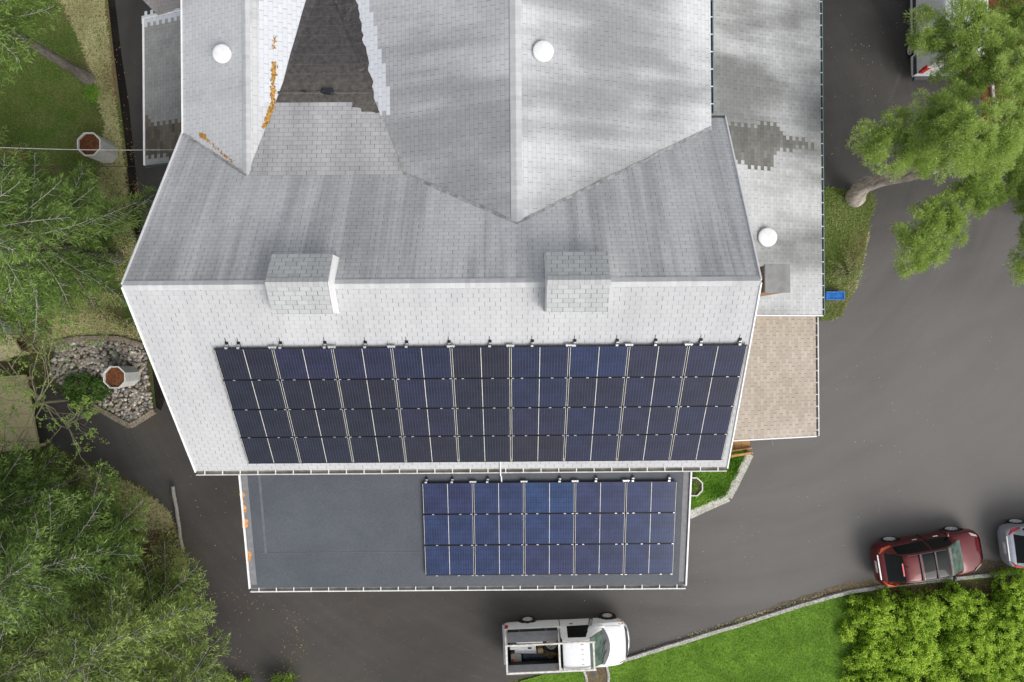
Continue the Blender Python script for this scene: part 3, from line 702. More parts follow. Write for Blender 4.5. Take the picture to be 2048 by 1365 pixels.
board('rake_board', (EAX0,0.88,ze(EAX0)-.06),(EAX1,0.88,EAZ1-.06),.04,.16); board('rake_board', (TX0,-3.88,zt(TX0)-.06),(TX1,-3.88,TZ1-.06),.04,.14)
# gutters
def gutter(name, a, bb, outw, lipmat, inmat, strapn, w=0.115):
    a = Vector(a); bb = Vector(bb); o = Vector(outw); d = bb - a
    m = MB(); m.bar(a+o*w/2-Vector((0,0,.09)), bb+o*w/2-Vector((0,0,.09)), w, .02)
    gt = m.build(name, inmat, house)
    m = MB(); m.bar(a+o*(w+.015)-Vector((0,0,.045)), bb+o*(w+.015)-Vector((0,0,.045)), .032, .12); m.build('gutter_lip', lipmat, gt)
    sw = MB(); sw.bar(-o*.02, o*w, .03, .02, (0,0,1)); me = sw.build('gutter_strap', M['white']); md = me.data; bpy.data.objects.remove(me)
    for k in range(strapn):
        q = bpy.data.objects.new('gutter_strap', md); COL.objects.link(q); q.parent = gt
        q.location = a + d*((k+.5)/strapn) + Vector((0,0,.012)) - house.location
    return gt
gutter('gutter', (XS,-4.29,zs(-4.28)-.02),(XE,-4.29,zs(-4.28)-.02),(0,-1,0),M['offwhite'],M['gutter_in'],30)
gutter('gutter', (FX0,FY0-.01,zf(FY0)-.01),(FX1,FY0-.01,zf(FY0)-.01),(0,-1,0),M['white'],M['gutter_in'],25)
gutter('gutter', (EX+.01,7.5,EZ-.02),(EX+.01,NEND,EZ-.02),(1,0,0),M['green_lip'],M['green_gutter'],20,0.06)
gutter('gutter', (EAX1+.01,0.9,EAZ1-.02),(EAX1+.01,NEND,EAZ1-.02),(1,0,0),M['green_lip'],M['green_gutter'],40,0.06)
gutter('gutter', (TX1+.01,-3.86,TZ1-.02),(TX1+.01,0.85,TZ1-.02),(1,0,0),M['white'],M['green_gutter'],10,0.08)
m = MB(); m.bar((EX,7.46,zn(7.42)-.05),(XE,7.46,zn(7.42)-.05),.07,.10); m.build('gutter', M['green_gutter'], house)
m = MB(); m.bar((PXL,6.76,PZ-.08),(PXR,6.76,zp(PXR)-.08),.10,.10); m.build('gutter', M['green_gutter'], house)
# ridge boxes
def ridgebox(x0, x1, h=0.70, hw=0.83, trim_right=False):
    top = RZ + h; zl = top - SL*hw
    rb = roof_slab('ridge_box', [(x0,RY,top),(x0,RY-hw,zl),(x1,RY-hw,zl),(x1,RY,top)], (1,0,0), M['box'], house, thick=0.06, origin=(x0,RY,top))
    roof_slab('box_roof', [(x0,RY,top),(x1,RY,top),(x1,RY+hw,zl),(x0,RY+hw,zl)], (1,0,0), M['box'], rb, thick=0.06, origin=(x0,RY,top))
    for x in (x0-.012, x1-.008):
        q = [(x,RY,top-.07),(x,RY-hw+.03,zl-.05),(x,RY-hw+.03,zl-h+.02),(x,RY,RZ+.02),(x,RY+hw-.03,zl-h+.02),(x,RY+hw-.03,zl-.05)]
        m = MB(); m.prism(q[:4], (0.02,0,0)); m.prism([q[0],q[3],q[4],q[5]], (0.02,0,0)); m.build('box_side', M['white'], rb)
    m = MB(); m.box(x0+.08,x1-.08,RY-hw+.03,RY-hw+.05,zl-h-.1,zl-.05); m.build('box_front', M['white'], rb)
    m = MB(); m.box(x0+.08,x1-.08,RY+hw-.05,RY+hw-.03,zl-h-.1,zl-.05); m.build('box_front', M['white'], rb)
    m = MB(); u = Vector((0,0,.02))
    for sg in (1,-1):
        p=Vector((x0,RY,top)); q=Vector((x1,RY,top)); e=Vector((0,sg*.13,-SL*.13))
        m.face([p+u,q+u,q+e+u,p+e+u],[(0,0),(0,x1-x0),(.13,x1-x0),(.13,0)])
    m.build('ridge_cap', M['box'], rb, fix=False)
    return rb
ridgebox(-6.60,-4.93); ridgebox(0.95,2.66)
# roof vents
def vent(px, py, pl, r, tilt=0):
    x, y, z = on(px, py, pl); z += 0
    m = MB(); m.lathe([(r*.78,-.12),(r*.78,.16)], 24, (x,y,z)); st = m.build('roof_vent', M['offwhite'], house, smooth=False)
    m = MB(); m.lathe([(r*.96,.12),(r,.14),(r,.17),(r*.96,.195),(r*.88,.205),(r*.5,.222),(r*.2,.228),(0.0,.23)], 32, (x,y,z)); m.build('vent_cap', M['white'], st, smooth=True)
vent(448,112,plGW,0.30); vent(1086,107,plWE,0.315); vent(1532,476,plE,0.35)
# chimney
cx0, cx1, cy0, cy1, cz = 7.15, 7.79, 1.33, 2.08, 11.85
m = MB(); m.box(cx0,cx1,cy0,cy1,0.2,cz-.10); ch = m.build('chimney', M['brick'], house)
m = MB(); m.box(cx0-.03,cx1+.03,cy0-.03,cy1+.03,cz-.10,cz); m.build('chimney_cap', M['concrete'], ch)
# dark membrane over the cricket, new shingles along its sides
def ragged(pts, amp, step):
    out = []
    for a, b in zip(pts, pts[1:]):
        n = max(1, int(math.hypot(b[0]-a[0], b[1]-a[1])/step))
        for k in range(n):
            f = k/n; out.append((a[0]+(b[0]-a[0])*f + rnd.uniform(-amp,amp), a[1]+(b[1]-a[1])*f + rnd.uniform(-amp,amp)))
    return out + [pts[-1]]
cl = lambda y: (GX + 0.14/GE*(y-KY)); cr_ = lambda y: (xk - 0.14/WW*(y-KY))
def lim(pts, pl): return [on(x, y, pl) for x, y in pts]
# cricket part (runs between its two valley lines)
bot = lim([(556,206),(675,206)], plC); ymb = bot[0][1]
mb = [(cl(ymb), ymb), (-5.02, ymb)] + ragged([(-5.02,ymb),(-5.05,ymb-.18),(-4.75,ymb-.2)],0.02,.08)[1:] + ragged([(-4.75,ymb-.2),(-4.7,ymb-.33),(cr_(ymb-.33),ymb-.36)],.02,.08)[1:]
zc = lambda y: KZ - 0.14*(y-KY)
mem = sheet('dark_membrane', [(x,y,zc(y)) for x,y in mb] + [(xC,yC,zC)], (1,0,0), M['membrane'], cricket, 0.010)
# onto the left gable's slope
lft = [on(x, y, plGE) for x, y in ((556,206),(566,165),(580,110),(592,70),(603,30),(612,0),(625,-60))]
sheet('dark_membrane', [(cl(ymb),ymb,zc(ymb))] + lft[1:] + [(xC,lft[-1][1],zC),(xC,yC,zC)], (0,1,0), M['membrane'], groof_e, 0.010)
rgt = [on(x+rnd.uniform(-2,2), y, plWW) for x, y in ragged([(748,231),(747,200),(745,165),(740,150),(738,125),(733,95),(727,88),(724,55),(716,20),(711,-5),(708,-60)],1.5,8)]
sheet('dark_membrane', [(cr_(ymb-.36),ymb-.36,zc(ymb-.36))] + rgt + [(xC,rgt[-1][1],zC),(xC,yC,zC)], (0,1,0), M['membrane'], house, 0.010)
# new shingle strips (stepped tabs)
b = MB(); edge = [(p[0],p[1]) for p in lft]
yls = [p[1] for p in lft]
tab_cells(b, plGE, (0,1,0), lambda x,y: (-7.86 < x < np.interp(y, yls, [p[0] for p in lft])+.25) and y > ymb-.1 and y < lft[-1][1], 6, 13, -1, 12, 0.005)
b.build('new_shingles', M['new'], groof_e)
b = MB(); ys_ = [on(x,y,plWW)[1] for x,y in ((780,228),(778,180),(772,150),(765,115),(757,85),(748,40),(737,-5),(735,-60))]; xs_ = [on(x,y,plWW)[0] for x,y in ((780,228),(778,180),(772,150),(765,115),(757,85),(748,40),(737,-5),(735,-60))]
yr = [p[1] for p in rgt]; xr = [p[0] for p in rgt]
tab_cells(b, plWW, (0,1,0), lambda x,y: (np.interp(y, yr, xr)-.3 < x < np.interp(y, ys_, xs_)) and ymb-.42 < y < 12.3 and x > cr_(y), 6, 13, -40, 40, 0.005)
b.build('new_shingles', M['new'], house)
def lump(m, c, r, squash, h, n=9):
    base = len(m.v); pts = []
    for k in range(n):
        t = 2*math.pi*k/n; q = r*rnd.uniform(.7,1.2); pts.append((c[0]+q*math.cos(t)*squash[0], c[1]+q*math.sin(t)*squash[1], c[2]))
    top = [(c[0]+(p[0]-c[0])*.6, c[1]+(p[1]-c[1])*.6, c[2]+h) for p in pts]
    m.face(top)
    for k in range(n): m.face([pts[k], pts[(k+1)%n], top[(k+1)%n], top[k]])
m = MB(); x,y,z = on(655,184,plC); lump(m,(x,y,z+.005),.22,(1.4,.6),.09,12); m.build('tar_patch', M['tar'], cricket)
m = MB(); x,y,z = on(608,184,plC); lump(m,(x,y,z+.005),.09,(1.2,.6),.04,8); m.build('tar_patch', M['tar'], cricket)
m = MB(); p, q = on(556,186,plC), on(738,186,plC); pts=[Vector(p).lerp(Vector(q),k/12)+Vector((0,rnd.uniform(-.01,.01),.0)) for k in range(13)]; m.tube(pts,.05,6); m.build('membrane_fold', M['membrane'], cricket)
def mossrow(pts, pl, n, r, par):
    m = MB()
    for k in range(n):
        f = rnd.random()*(len(pts)-1); i = int(f); f -= i
        x = pts[i][0]+(pts[i+1][0]-pts[i][0])*f + rnd.gauss(0,2.4); y = pts[i][1]+(pts[i+1][1]-pts[i][1])*f
        c = on(x,y,pl); lump(m,(c[0],c[1],c[2]+.004),r*rnd.uniform(.4,1.2),(1,1.5),.018,6)
    tag(m.build('moss', M['moss'], par), kind='stuff')
mossrow([(548,125),(547,160),(546,205),(537,235),(527,256)], plGE, 300, .034, groof_e)
mossrow([(549,75),(548,98)], plGE, 30, .022, groof_e)
mossrow([(402,268),(410,277)], plGW, 40, .04, groof_w); mossrow([(410,277),(440,303),(466,326)], plGW, 70, .02, groof_w)
for px, py, r, sq in ((485,990,.10,(1,1.6)),(489,1016,.10,(.8,2.2)),(490,1043,.12,(.9,2.4)),(498,1108,.12,(.9,2.2)),(486,1003,.05,(.6,1.5))):
    m = MB(); c = on(px,py,plF); lump(m,(c[0],c[1],c[2]+.012),r,sq,.012,10); m.build('lichen', M['lichen'], flat)
# worn dark tabs
polyE = [on(x,y,plE)[:2] for x,y in ((1440,243),(1548,252),(1566,262),(1572,278),(1602,281),(1638,300),(1600,297),(1570,302),(1548,306),(1546,336),(1490,330),(1478,326),(1440,318))]
b = MB(); tab_cells(b, plE, (0,1,0), lambda x,y: bool(inpoly(np.array([x]),np.array([y]),polyE)[0]), 5, 12, -45, 0, 0.005); b.build('worn_patch', M['patch'], eroof)
polyP = [on(x,y,plP)[:2] for x,y in ((290,228),(302,248),(330,246),(372,242),(380,312),(340,314),(300,316),(290,318))]
b = MB(); tab_cells(b, plP, (0,1,0), lambda x,y: bool(inpoly(np.array([x]),np.array([y]),polyP)[0]), 5, 13, -45, 5, 0.005); b.build('worn_patch', M['patch_porch'], proof)
polyQ = [on(x,y,plP)[:2] for x,y in ((285,30),(372,14),(372,36),(285,52))]
b = MB(); tab_cells(b, plP, (0,1,0), lambda x,y: bool(inpoly(np.array([x]),np.array([y]),polyQ)[0]), 5, 13, -45, 5, 0.005); b.build('new_shingles', M['new'], proof)
# conduit and bracket
m = MB(); p = [on(1000,917,plS), on(1001,935,plS)]
m.tube([(p[0][0],p[0][1],p[0][2]+.06),(p[1][0],p[1][1],p[1][2]+.06),(p[1][0],-4.5,8.12),(p[1][0]+.02,-4.62,zf(-4.62)+.12),(p[1][0]+.03,-4.9,zf(-4.9)+.06)],.022,6); m.build('conduit', M['white'], house)
m = MB(); m.tube([P(1543,881,3.4),P(1544,888,3.4),P(1546,890,3.4)],.03,6); m.build('drain_pipe', M['green_lip'], house)

# ------------------------------------------------------------------ solar panels
PW, PH = 1.722, 1.134
def meshof(b, name, mat):
    o = b.build(name, mat); me = o.data; bpy.data.objects.remove(o); return me
fb = MB()
for x0,x1,y0,y1 in ((-PW/2,PW/2,PH/2-.014,PH/2),(-PW/2,PW/2,-PH/2,-PH/2+.014),(-PW/2,-PW/2+.011,-PH/2+.014,PH/2-.014),(PW/2-.011,PW/2,-PH/2+.014,PH/2-.014)): fb.box(x0,x1,y0,y1,-.035,0)
me_frame = meshof(fb,'frame',M['black_frame'])
gb = MB(); gx, gy = PW/2-.0115, PH/2-.0145
gb.face([(-gx,-gy,-.006),(gx,-gy,-.006),(gx,gy,-.006),(-gx,gy,-.006)],[(0,0),(2*gx,0),(2*gx,2*gy),(0,2*gy)]); gb.face([(-gx,gy,-.03),(gx,gy,-.03),(gx,-gy,-.03),(-gx,-gy,-.03)])
me_glass = meshof(gb,'cell_glass',M['glass_cells'])
sb = MB(); sb.box(-.0075,.0075,-gy+.012,gy-.012,-.0055,-.0045)
me_mid = meshof(sb,'centre_strip',M['backsheet'])
me_edge = []
for sx in (-1,1):
    sb = MB(); xa, xb = sorted((sx*(gx-.002), sx*(gx-.013))); sb.box(xa,xb,-gy+.012,gy-.012,-.0055,-.0045)
    me_edge.append(meshof(sb,'edge_strip',M['backsheet']))
cb = MB(); cb.box(-.034,-.010,-.014,.014,0,.010); cb.box(.010,.034,-.014,.014,0,.010); cb.box(-.012,.012,-.008,.008,0,.008)
me_clamp = meshof(cb,'clamp',M['alu'])
fb_ = MB(); fb_.box(-.035,.04,0,.055,-.09,.004); fb_.box(-.02,.06,.07,.11,-.11,-.06)
me_foot = meshof(fb_,'mounting_foot',M['alu'])
kb = MB(); kb.box(-.03,.06,.03,.17,-.125,-.09); kb.box(-.012,.004,.17,.30,-.13,-.12); 
me_pad = meshof(kb,'flashing_pad',M['black_frame'])
wb = MB(); wb.box(-.12,.12,.03,.062,-.05,.006); wb.box(-.10,-.06,0,.03,-.03,.005); wb.box(.06,.10,0,.03,-.03,.005); wb.box(-.04,.04,.0,.03,-.03,-.01)
me_splice = meshof(wb,'seam_bracket',M['alu'])
def part(me, parent, loc=(0,0,0)):
    o = bpy.data.objects.new(me.name.split('.')[0], me); COL.objects.link(o); o.parent = parent; o.location = loc; return o
ROWN4 = ['top','second','third','bottom']; ROWN3 = ['top','middle','bottom']
ORD = ['first','second','third','fourth','fifth','sixth','seventh','eighth','ninth']
def array(x0, ytop, pl, slope, rows, cols, rown, where, group, tints, mean, feet, gapx=.02, gapy=.02, lift=.13):
    th = math.atan(slope); cs, sn = math.cos(th), math.sin(th)
    nrmv = Vector((0,-sn,cs)); down = Vector((0,-cs,-sn))
    top0 = Vector((0, ytop, pl[0]+pl[2]*ytop)) + nrmv*lift
    for r in range(rows):
        for c in range(cols):
            ctr = top0 + down*(PH/2 + r*(PH+gapy)); ctr.x = x0 + PW/2 + c*(PW+gapx)
            edge = 'at the left end' if c == 0 else ('at the right end' if c == cols-1 else ORD[c]+' from the left')
            o = thing('solar_panel', f'{where} solar panel in the {rown[r]} row, {edge}', 'solar panel', ctr, 0, group)
            o.rotation_euler = (th, 0, 0)
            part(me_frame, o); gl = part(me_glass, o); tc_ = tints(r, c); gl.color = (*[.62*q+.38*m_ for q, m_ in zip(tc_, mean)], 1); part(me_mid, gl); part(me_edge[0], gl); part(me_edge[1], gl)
            rr = random.Random(r*31+c*7+rows)
            for xx in ((-PW/2+.06, rr.uniform(-.6,-.25), rr.uniform(.25,.6), PW/2-.06) if c not in (0,) else (rr.uniform(-.6,-.25), rr.uniform(.2,.6), PW/2-.06)):
                part(me_clamp, o, (xx, -PH/2-gapy/2, .0))
            if r == 0:
                for fx in feet:
                    if abs(fx-ctr.x) <= PW/2: part(me_foot, o, (fx-ctr.x, PH/2, 0)); part(me_pad, o, (fx-ctr.x, PH/2, 0))
                if c: part(me_splice, o, (-PW/2-gapx/2, PH/2, 0))
tr = random.Random(5)
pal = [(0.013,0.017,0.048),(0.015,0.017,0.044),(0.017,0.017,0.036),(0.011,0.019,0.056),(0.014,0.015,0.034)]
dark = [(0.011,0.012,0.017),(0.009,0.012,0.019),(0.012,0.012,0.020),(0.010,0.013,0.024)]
def tint_main(r, c):  # darker left, bluer right: partly view-angle reflection put into the cell colour
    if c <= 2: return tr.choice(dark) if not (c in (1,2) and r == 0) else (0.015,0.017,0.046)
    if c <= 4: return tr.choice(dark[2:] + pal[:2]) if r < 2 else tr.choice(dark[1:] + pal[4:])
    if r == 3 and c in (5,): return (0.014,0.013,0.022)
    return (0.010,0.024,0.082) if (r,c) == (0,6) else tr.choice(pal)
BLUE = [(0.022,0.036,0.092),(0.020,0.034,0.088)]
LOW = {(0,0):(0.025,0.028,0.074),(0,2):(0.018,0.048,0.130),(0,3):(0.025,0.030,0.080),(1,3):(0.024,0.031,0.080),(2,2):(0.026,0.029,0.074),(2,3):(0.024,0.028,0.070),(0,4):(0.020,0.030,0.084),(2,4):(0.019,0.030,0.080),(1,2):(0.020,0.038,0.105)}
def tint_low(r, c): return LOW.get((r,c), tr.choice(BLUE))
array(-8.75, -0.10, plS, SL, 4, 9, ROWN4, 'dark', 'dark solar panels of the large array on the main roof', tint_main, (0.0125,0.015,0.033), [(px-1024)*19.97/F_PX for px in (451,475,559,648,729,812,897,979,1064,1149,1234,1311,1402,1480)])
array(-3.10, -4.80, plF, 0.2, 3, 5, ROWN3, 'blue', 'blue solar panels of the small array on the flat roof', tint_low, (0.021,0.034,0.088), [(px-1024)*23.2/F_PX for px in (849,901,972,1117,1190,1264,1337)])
# ------------------------------------------------------------------ vehicles
def crom(p, K):
    p = np.asarray(p, float); n = len(p); t = np.linspace(0, n-1, K); out = []
    for x in t:
        i = min(int(x), n-2); f = x-i
        p0, p1, p2, p3 = p[max(i-1,0)], p[i], p[i+1], p[min(i+2,n-1)]
        out.append(0.5*((2*p1)+(p2-p0)*f+(2*p0-5*p1+4*p2-p3)*f*f+(3*p1-p0-3*p2+p3)*f**3))
    return np.array(out)
def loft(stations, K, Mh, lin=False):
    """stations: [(x, [(y,z)...bottom to top centre])]; returns grid K x (2*Mh-1) x 3, right side first, top in the middle"""
    prof = np.array([[(x, y, z) for y, z in pr] for x, pr in stations])
    prof = np.stack([crom(q, Mh) for q in prof]) if not lin else np.stack([np.stack([np.interp(np.linspace(0,len(q)-1,Mh), range(len(q)), q[:,k]) for k in range(3)],1) for q in prof])
    g = np.stack([crom(prof[:,j], K) for j in range(Mh)], 1)
    mir = g[:, ::-1][:, 1:].copy(); mir[:,:,1] *= -1
    return np.concatenate([g, mir], 1)           # +y side bottom -> top -> -y side bottom
def carve(grid, classify, Mh):
    K, N, _ = grid.shape; parts = {}
    for i in range(K-1):
        for j in range(N-1):
            q = [grid[i,j], grid[i+1,j], grid[i+1,j+1], grid[i,j+1]]
            c = sum(q)/4; t = (j+.5)/(Mh-1); t = t if t <= 1 else 2-t
            k = classify(c[0], c[1], c[2], t)
            if k: parts.setdefault(k, MB()).face([tuple(p) for p in q])
    return parts
def cap(m, ring): m.face([tuple(p) for p in ring])
def prof_body(w, zb, zs, zt, cr):
    return [(w*.80,zb),(w*.96,zb+.08),(w,zb+.28),(w*.99,(zb+zs)/2+.12),(w*.965,zs),(w*.84,zt),(w*.45,zt+cr*.8),(0,zt+cr)]
def prof_cab(wb, zb, wr, zr):
    return [(wb,zb-.05),(wb,zb+.03),(wb+(wr-wb)*.55,zb+(zr-zb)*.5),(wr,zr-.07*min(1,(zr-zb)*3)),(wr*.86,zr-.005),(wr*.45,zr+.018),(0,zr+.022)]
def wheel(parent, x, y, r, w, rimmat, spokes=6, rimr=.66):
    sg = 1 if y > 0 else -1
    m = MB(); m.lathe([(0,-w*.3),(r*rimr,-w*.3),(r*rimr,w*.1),(0,w*.1)], 28, (0,0,0), 'Y'); hub = m.build('wheel', M['black'], parent, world=False)
    hub.location = (x, y-sg*w/2, r)
    m = MB(); prof = [(r*rimr,-w*.5),(r*.90,-w*.5),(r*.985,-w*.38),(r,-w*.2),(r,w*.2),(r*.985,w*.38),(r*.90,w*.5),(r*rimr,w*.46),(r*rimr,-w*.5)]
    m.lathe(prof, 32, (0,0,0), 'Y', caps=False); m.build('tyre', M['tyre'], hub, world=False, smooth=False)
    m = MB(); yo = sg*w*.36
    m.lathe([(r*rimr*.88, yo-sg*.05),(r*rimr*.88, yo+sg*.02),(r*rimr*.995, yo+sg*.03),(r*rimr*.995, yo-sg*.06)], 32, (0,0,0), 'Y', caps=False)
    m.lathe([(0,yo-sg*.02),(r*.16,yo-sg*.02),(r*.16,yo+sg*.02),(0,yo+sg*.03)], 16, (0,0,0), 'Y')
    for k in range(spokes):
        a = 2*math.pi*k/spokes + .2; d = Vector((math.cos(a),0,math.sin(a)))
        m.bar(d*r*.10+Vector((0,yo,0)), d*r*rimr*.92+Vector((0,yo+sg*.01,0)), r*.105, .03, (0,1,0))
    m.build('rim', rimmat, hub, world=False)
    return hub
def archtest(x, y, z, wh, R_, halfw):
    return any((x-wx)**2 + (z-wr)**2 < R_**2 and abs(y) > halfw*.62 for wx, wr in wh)
def quadpart(name, pts, mat, parent, thick=(0,0,.012)):
    m = MB(); m.prism(pts, thick); return m.build(name, mat, parent, world=False)

def crossover(label, loc, rz, paint, Lg=4.78, suv=True):
    o = thing('parked_car', label, 'car', loc, rz, None); s = Lg/4.8
    st = [(-2.40,prof_body(.58,.42,.72,.84,.02)),(-2.34,prof_body(.76,.36,.80,.93,.03)),(-2.18,prof_body(.885,.30,.92,1.02,.03)),(-1.8,prof_body(.94,.27,.99,1.10,.02)),(-1.2,prof_body(.95,.25,1.0,1.1,.02)),(0,prof_body(.935,.23,.98,1.06,.03)),
          (.8,prof_body(.94,.23,.95,1.04,.06)),(1.35,prof_body(.95,.24,.92,1.02,.07)),(1.85,prof_body(.925,.26,.84,.93,.07)),(2.16,prof_body(.83,.30,.72,.83,.05)),(2.33,prof_body(.66,.36,.62,.71,.04)),(2.40,prof_body(.42,.42,.58,.62,.02))]
    st = [(x*s,p) for x,p in st]; wb = [(-1.42*s,.36),(1.41*s,.36)]
    g = loft(st, 150, 26); parts = carve(g, lambda x,y,z,t: None if archtest(x,y,z,wb,.42,.95) else ('body'), 26)
    m = parts['body']; cap(m, g[0]); cap(m, g[-1])
    body = m.build('body', paint, o, world=False, smooth=True, fix=True)
    st = [(-2.12,prof_cab(.72,1.03,.66,1.06)),(-1.95,prof_cab(.80,1.03,.64,1.26)),(-1.66,prof_cab(.86,1.03,.62,1.56)),(-1.35,prof_cab(.875,1.03,.635,1.665)),(-.5,prof_cab(.885,1.02,.655,1.71)),(.15,prof_cab(.885,1.01,.66,1.69)),(.48,prof_cab(.88,1.0,.655,1.60)),(.85,prof_cab(.86,1.0,.66,1.36)),(1.18,prof_cab(.80,1.0,.68,1.12)),(1.34,prof_cab(.74,1.0,.66,1.03))]
    st = [(x*s,p) for x,p in st]; g = loft(st, 110, 28)
    def cls(x,y,z,t):
        x /= s
        if t < .10: return 'cab_frame'
        if t < .47:
            if -1.72 < x < .78 and not (-.36 < x < -.28): return 'side_window'
            return 'cab_frame'
        if x > .42 and t > .53: return 'windshield'
        if x < -1.60 and t > .55: return 'rear_window'
        if .50 < t and -.26 < x < .36 and t > .58: return 'sunroof'
        if t > .58 and -.82 < x < -.32: return 'sunroof'
        return 'cab_frame'
    p = carve(g, cls, 28); cap(p['cab_frame'], g[-1])
    cf = p['cab_frame'].build('roof', paint, o, world=False, smooth=True)
    # left/right windows and the sunroof's two panes as meshes of their own
    for key, mat in (('side_window',M['car_glass']),('sunroof',M['car_glass'])):
        sets = {}
        mm = p[key]
        for fi, f in enumerate(mm.f):
            c = sum((Vector(mm.v[k]) for k in f), Vector())/4
            kk = (c.y > 0, c.x > -.32*s) if key == 'side_window' else (c.x > -.30*s,)
            sets.setdefault(kk, MB()).face([mm.v[k] for k in f])
        for q in sets.values(): q.build(key, mat, o, world=False, smooth=True)
    p['windshield'].build('windshield', M['windshield'], o, world=False, smooth=True)
    p['rear_window'].build('rear_window', M['car_glass'], o, world=False, smooth=True)
    for (wx, wr) in wb:
        for sy in (1,-1): wheel(o, wx, sy*.955, wr, .23, M['rim'], 5)
    m = MB(); m.box(-2.0*s,2.0*s,-.70,.70,.22,.6); m.build('underbody', M['black'], o, world=False)
    for sy in (1,-1):
        m = MB(); m.lathe([(0,-.05),(.07,-.035),(.10,0),(.07,.04),(0,.05)],14,(0,0,0),'Z',(1,.9)); mr = m.build('mirror', paint if sy > 0 else M['black'], o, world=False, smooth=True); mr.location = (.78*s, sy*1.0, 1.08); mr.scale = (.8,1.5,1)
        m = MB(); pts = [(-2.30*s,sy*.66,.93),(-2.16*s,sy*.84,.99),(-1.78*s,sy*.925,1.02),(-1.80*s,sy*.88,1.10),(-2.15*s,sy*.74,1.06),(-2.28*s,sy*.60,1.0)]
        m.prism(pts, (0,0,.025)); tl = m.build('tail_light', M['tail_orange'] if paint is M['red_paint'] else M['tail'], o, world=False)
        m = MB(); pts = [(2.10*s,sy*.78,.80),(1.78*s,sy*.86,.92),(1.86*s,sy*.74,.96),(2.20*s,sy*.60,.84)]; m.prism(pts,(0,0,.02)); m.build('headlight', M['lamp'], o, world=False)
        for gx_ in (.86,-.20,-1.12): m = MB(); m.bar((gx_*s,sy*.955,.34),(gx_*s,sy*.925,1.0),.022,.022); m.build('door_seam', M['black'], o, world=False)
        for hx in (-.62,.32): m = MB(); m.box((hx-.11)*s,(hx+.11)*s,sy*.945-.012,sy*.945+.022,.90,.93); m.build('door_handle', M['chrome'], o, world=False)
        m = MB(); m.tube([(-1.45*s,sy*.60,1.70),(-1.0*s,sy*.61,1.745),(-.3*s,sy*.62,1.755),(.25*s,sy*.61,1.72)],.018,6); m.build('roof_rail', M['dark_grey'], o, world=False)
    for cx in (-.93,-.28):
        m = MB(); m.bar((cx*s,-.62,1.765),(cx*s,.62,1.765),.06,.035); m.build('roof_rack_bar', M['dark_grey'] if suv else paint, o, world=False)
    m = MB(); m.box(-2.43*s,-2.395*s,-.26,.26,.74,.86); m.build('licence_plate', M['lamp'], o, world=False)
    m = MB(); m.box(-1.70*s,-1.64*s,-.28,.28,1.60,1.63); m.build('brake_light', M['tail'], o, world=False)
    m = MB(); m.bar((-2.36*s,-.55,.95),(-2.36*s,.55,.95),.05,.04); m.build('bumper_trim', M['chrome'], o, world=False)
    m = MB(); m.bar((-1.60*s,.1,1.715),(-1.45*s,.1,1.715),.02,.03); m.build('roof_antenna', M['black'], o, world=False)
    return o
x, y, _ = P(1842,1070,.36); hd = R(9.0)
crossover('shiny dark red crossover with two dark sunroof panes parked by the stone kerb', (x+.9*math.sin(hd)-.02, y-.9*math.cos(hd), 0), hd, M['red_paint'])
x, y, _ = P(2029,1045,.36); hd = R(7.0)
crossover('silver grey car at the right photo edge, parked ahead of the dark red one', (x+1.42*math.cos(hd)+.9*math.sin(hd), y+1.42*math.sin(hd)-.9*math.cos(hd), 0), hd, M['silver_paint'], 4.6, False)

# white pickup with tool boxes and ladder rack
tk = thing('pickup_truck', 'white pickup truck with black side tool boxes and a ladder rack over its loaded bed', 'pickup truck', (2.36,-13.40,0), R(2.2))
def pb(w, zb, zs, zt, cr): return [(w*.86,zb),(w*.97,zb+.06),(w,zb+.3),(w*.995,(zb+zs)/2+.1),(w*.975,zs-.05),(w*.93,zs+.02),(w*.55,zt+cr*.7),(0,zt+cr)]
st = [(-2.74,pb(.90,.52,1.22,1.26,0)),(-2.70,pb(.97,.50,1.24,1.28,0)),(-2.2,pb(.99,.48,1.25,1.29,0)),(-1.0,pb(.995,.45,1.25,1.29,0)),(-.3,pb(.985,.44,1.23,1.27,0)),(.6,pb(.98,.44,1.20,1.25,0)),(1.3,pb(.985,.44,1.14,1.19,.05)),(1.9,pb(.985,.45,1.07,1.12,.07)),(2.30,pb(.95,.47,.98,1.02,.07)),(2.48,pb(.86,.50,.88,.92,.06)),(2.58,pb(.74,.52,.80,.82,.04))]
whs = [(-1.72,.39),(1.86,.39)]
g_ = loft(st, 150, 26)
def tcls(x,y,z,t):
    if archtest(x,y,z,whs,.46,.98): return None
    if -2.66 < x < -.38 and t > .77: return None
    return 'body'
pp = carve(g_, tcls, 26); cap(pp['body'], g_[0]); cap(pp['body'], g_[-1])
pp['body'].build('body', M['white_paint'], tk, world=False, smooth=True)
m = MB(); m.box(-2.5,2.4,-.7,.7,.40,.70); m.build('underbody', M['black'], tk, world=False)
m = MB(); m.box(-2.66,-.40,-.80,.80,.70,.76); m.box(-2.66,-.40,.80,.86,.70,1.26); m.box(-2.66,-.40,-.86,-.80,.70,1.26); m.box(-2.70,-2.66,-.86,.86,.70,1.26); m.box(-.40,-.36,-.86,.86,.70,1.26); m.build('bed', M['liner'], tk, world=False)
m = MB(); m.box(-2.735,-2.69,-.84,.84,.72,1.28); m.build('tailgate', M['white_paint'], tk, world=False)
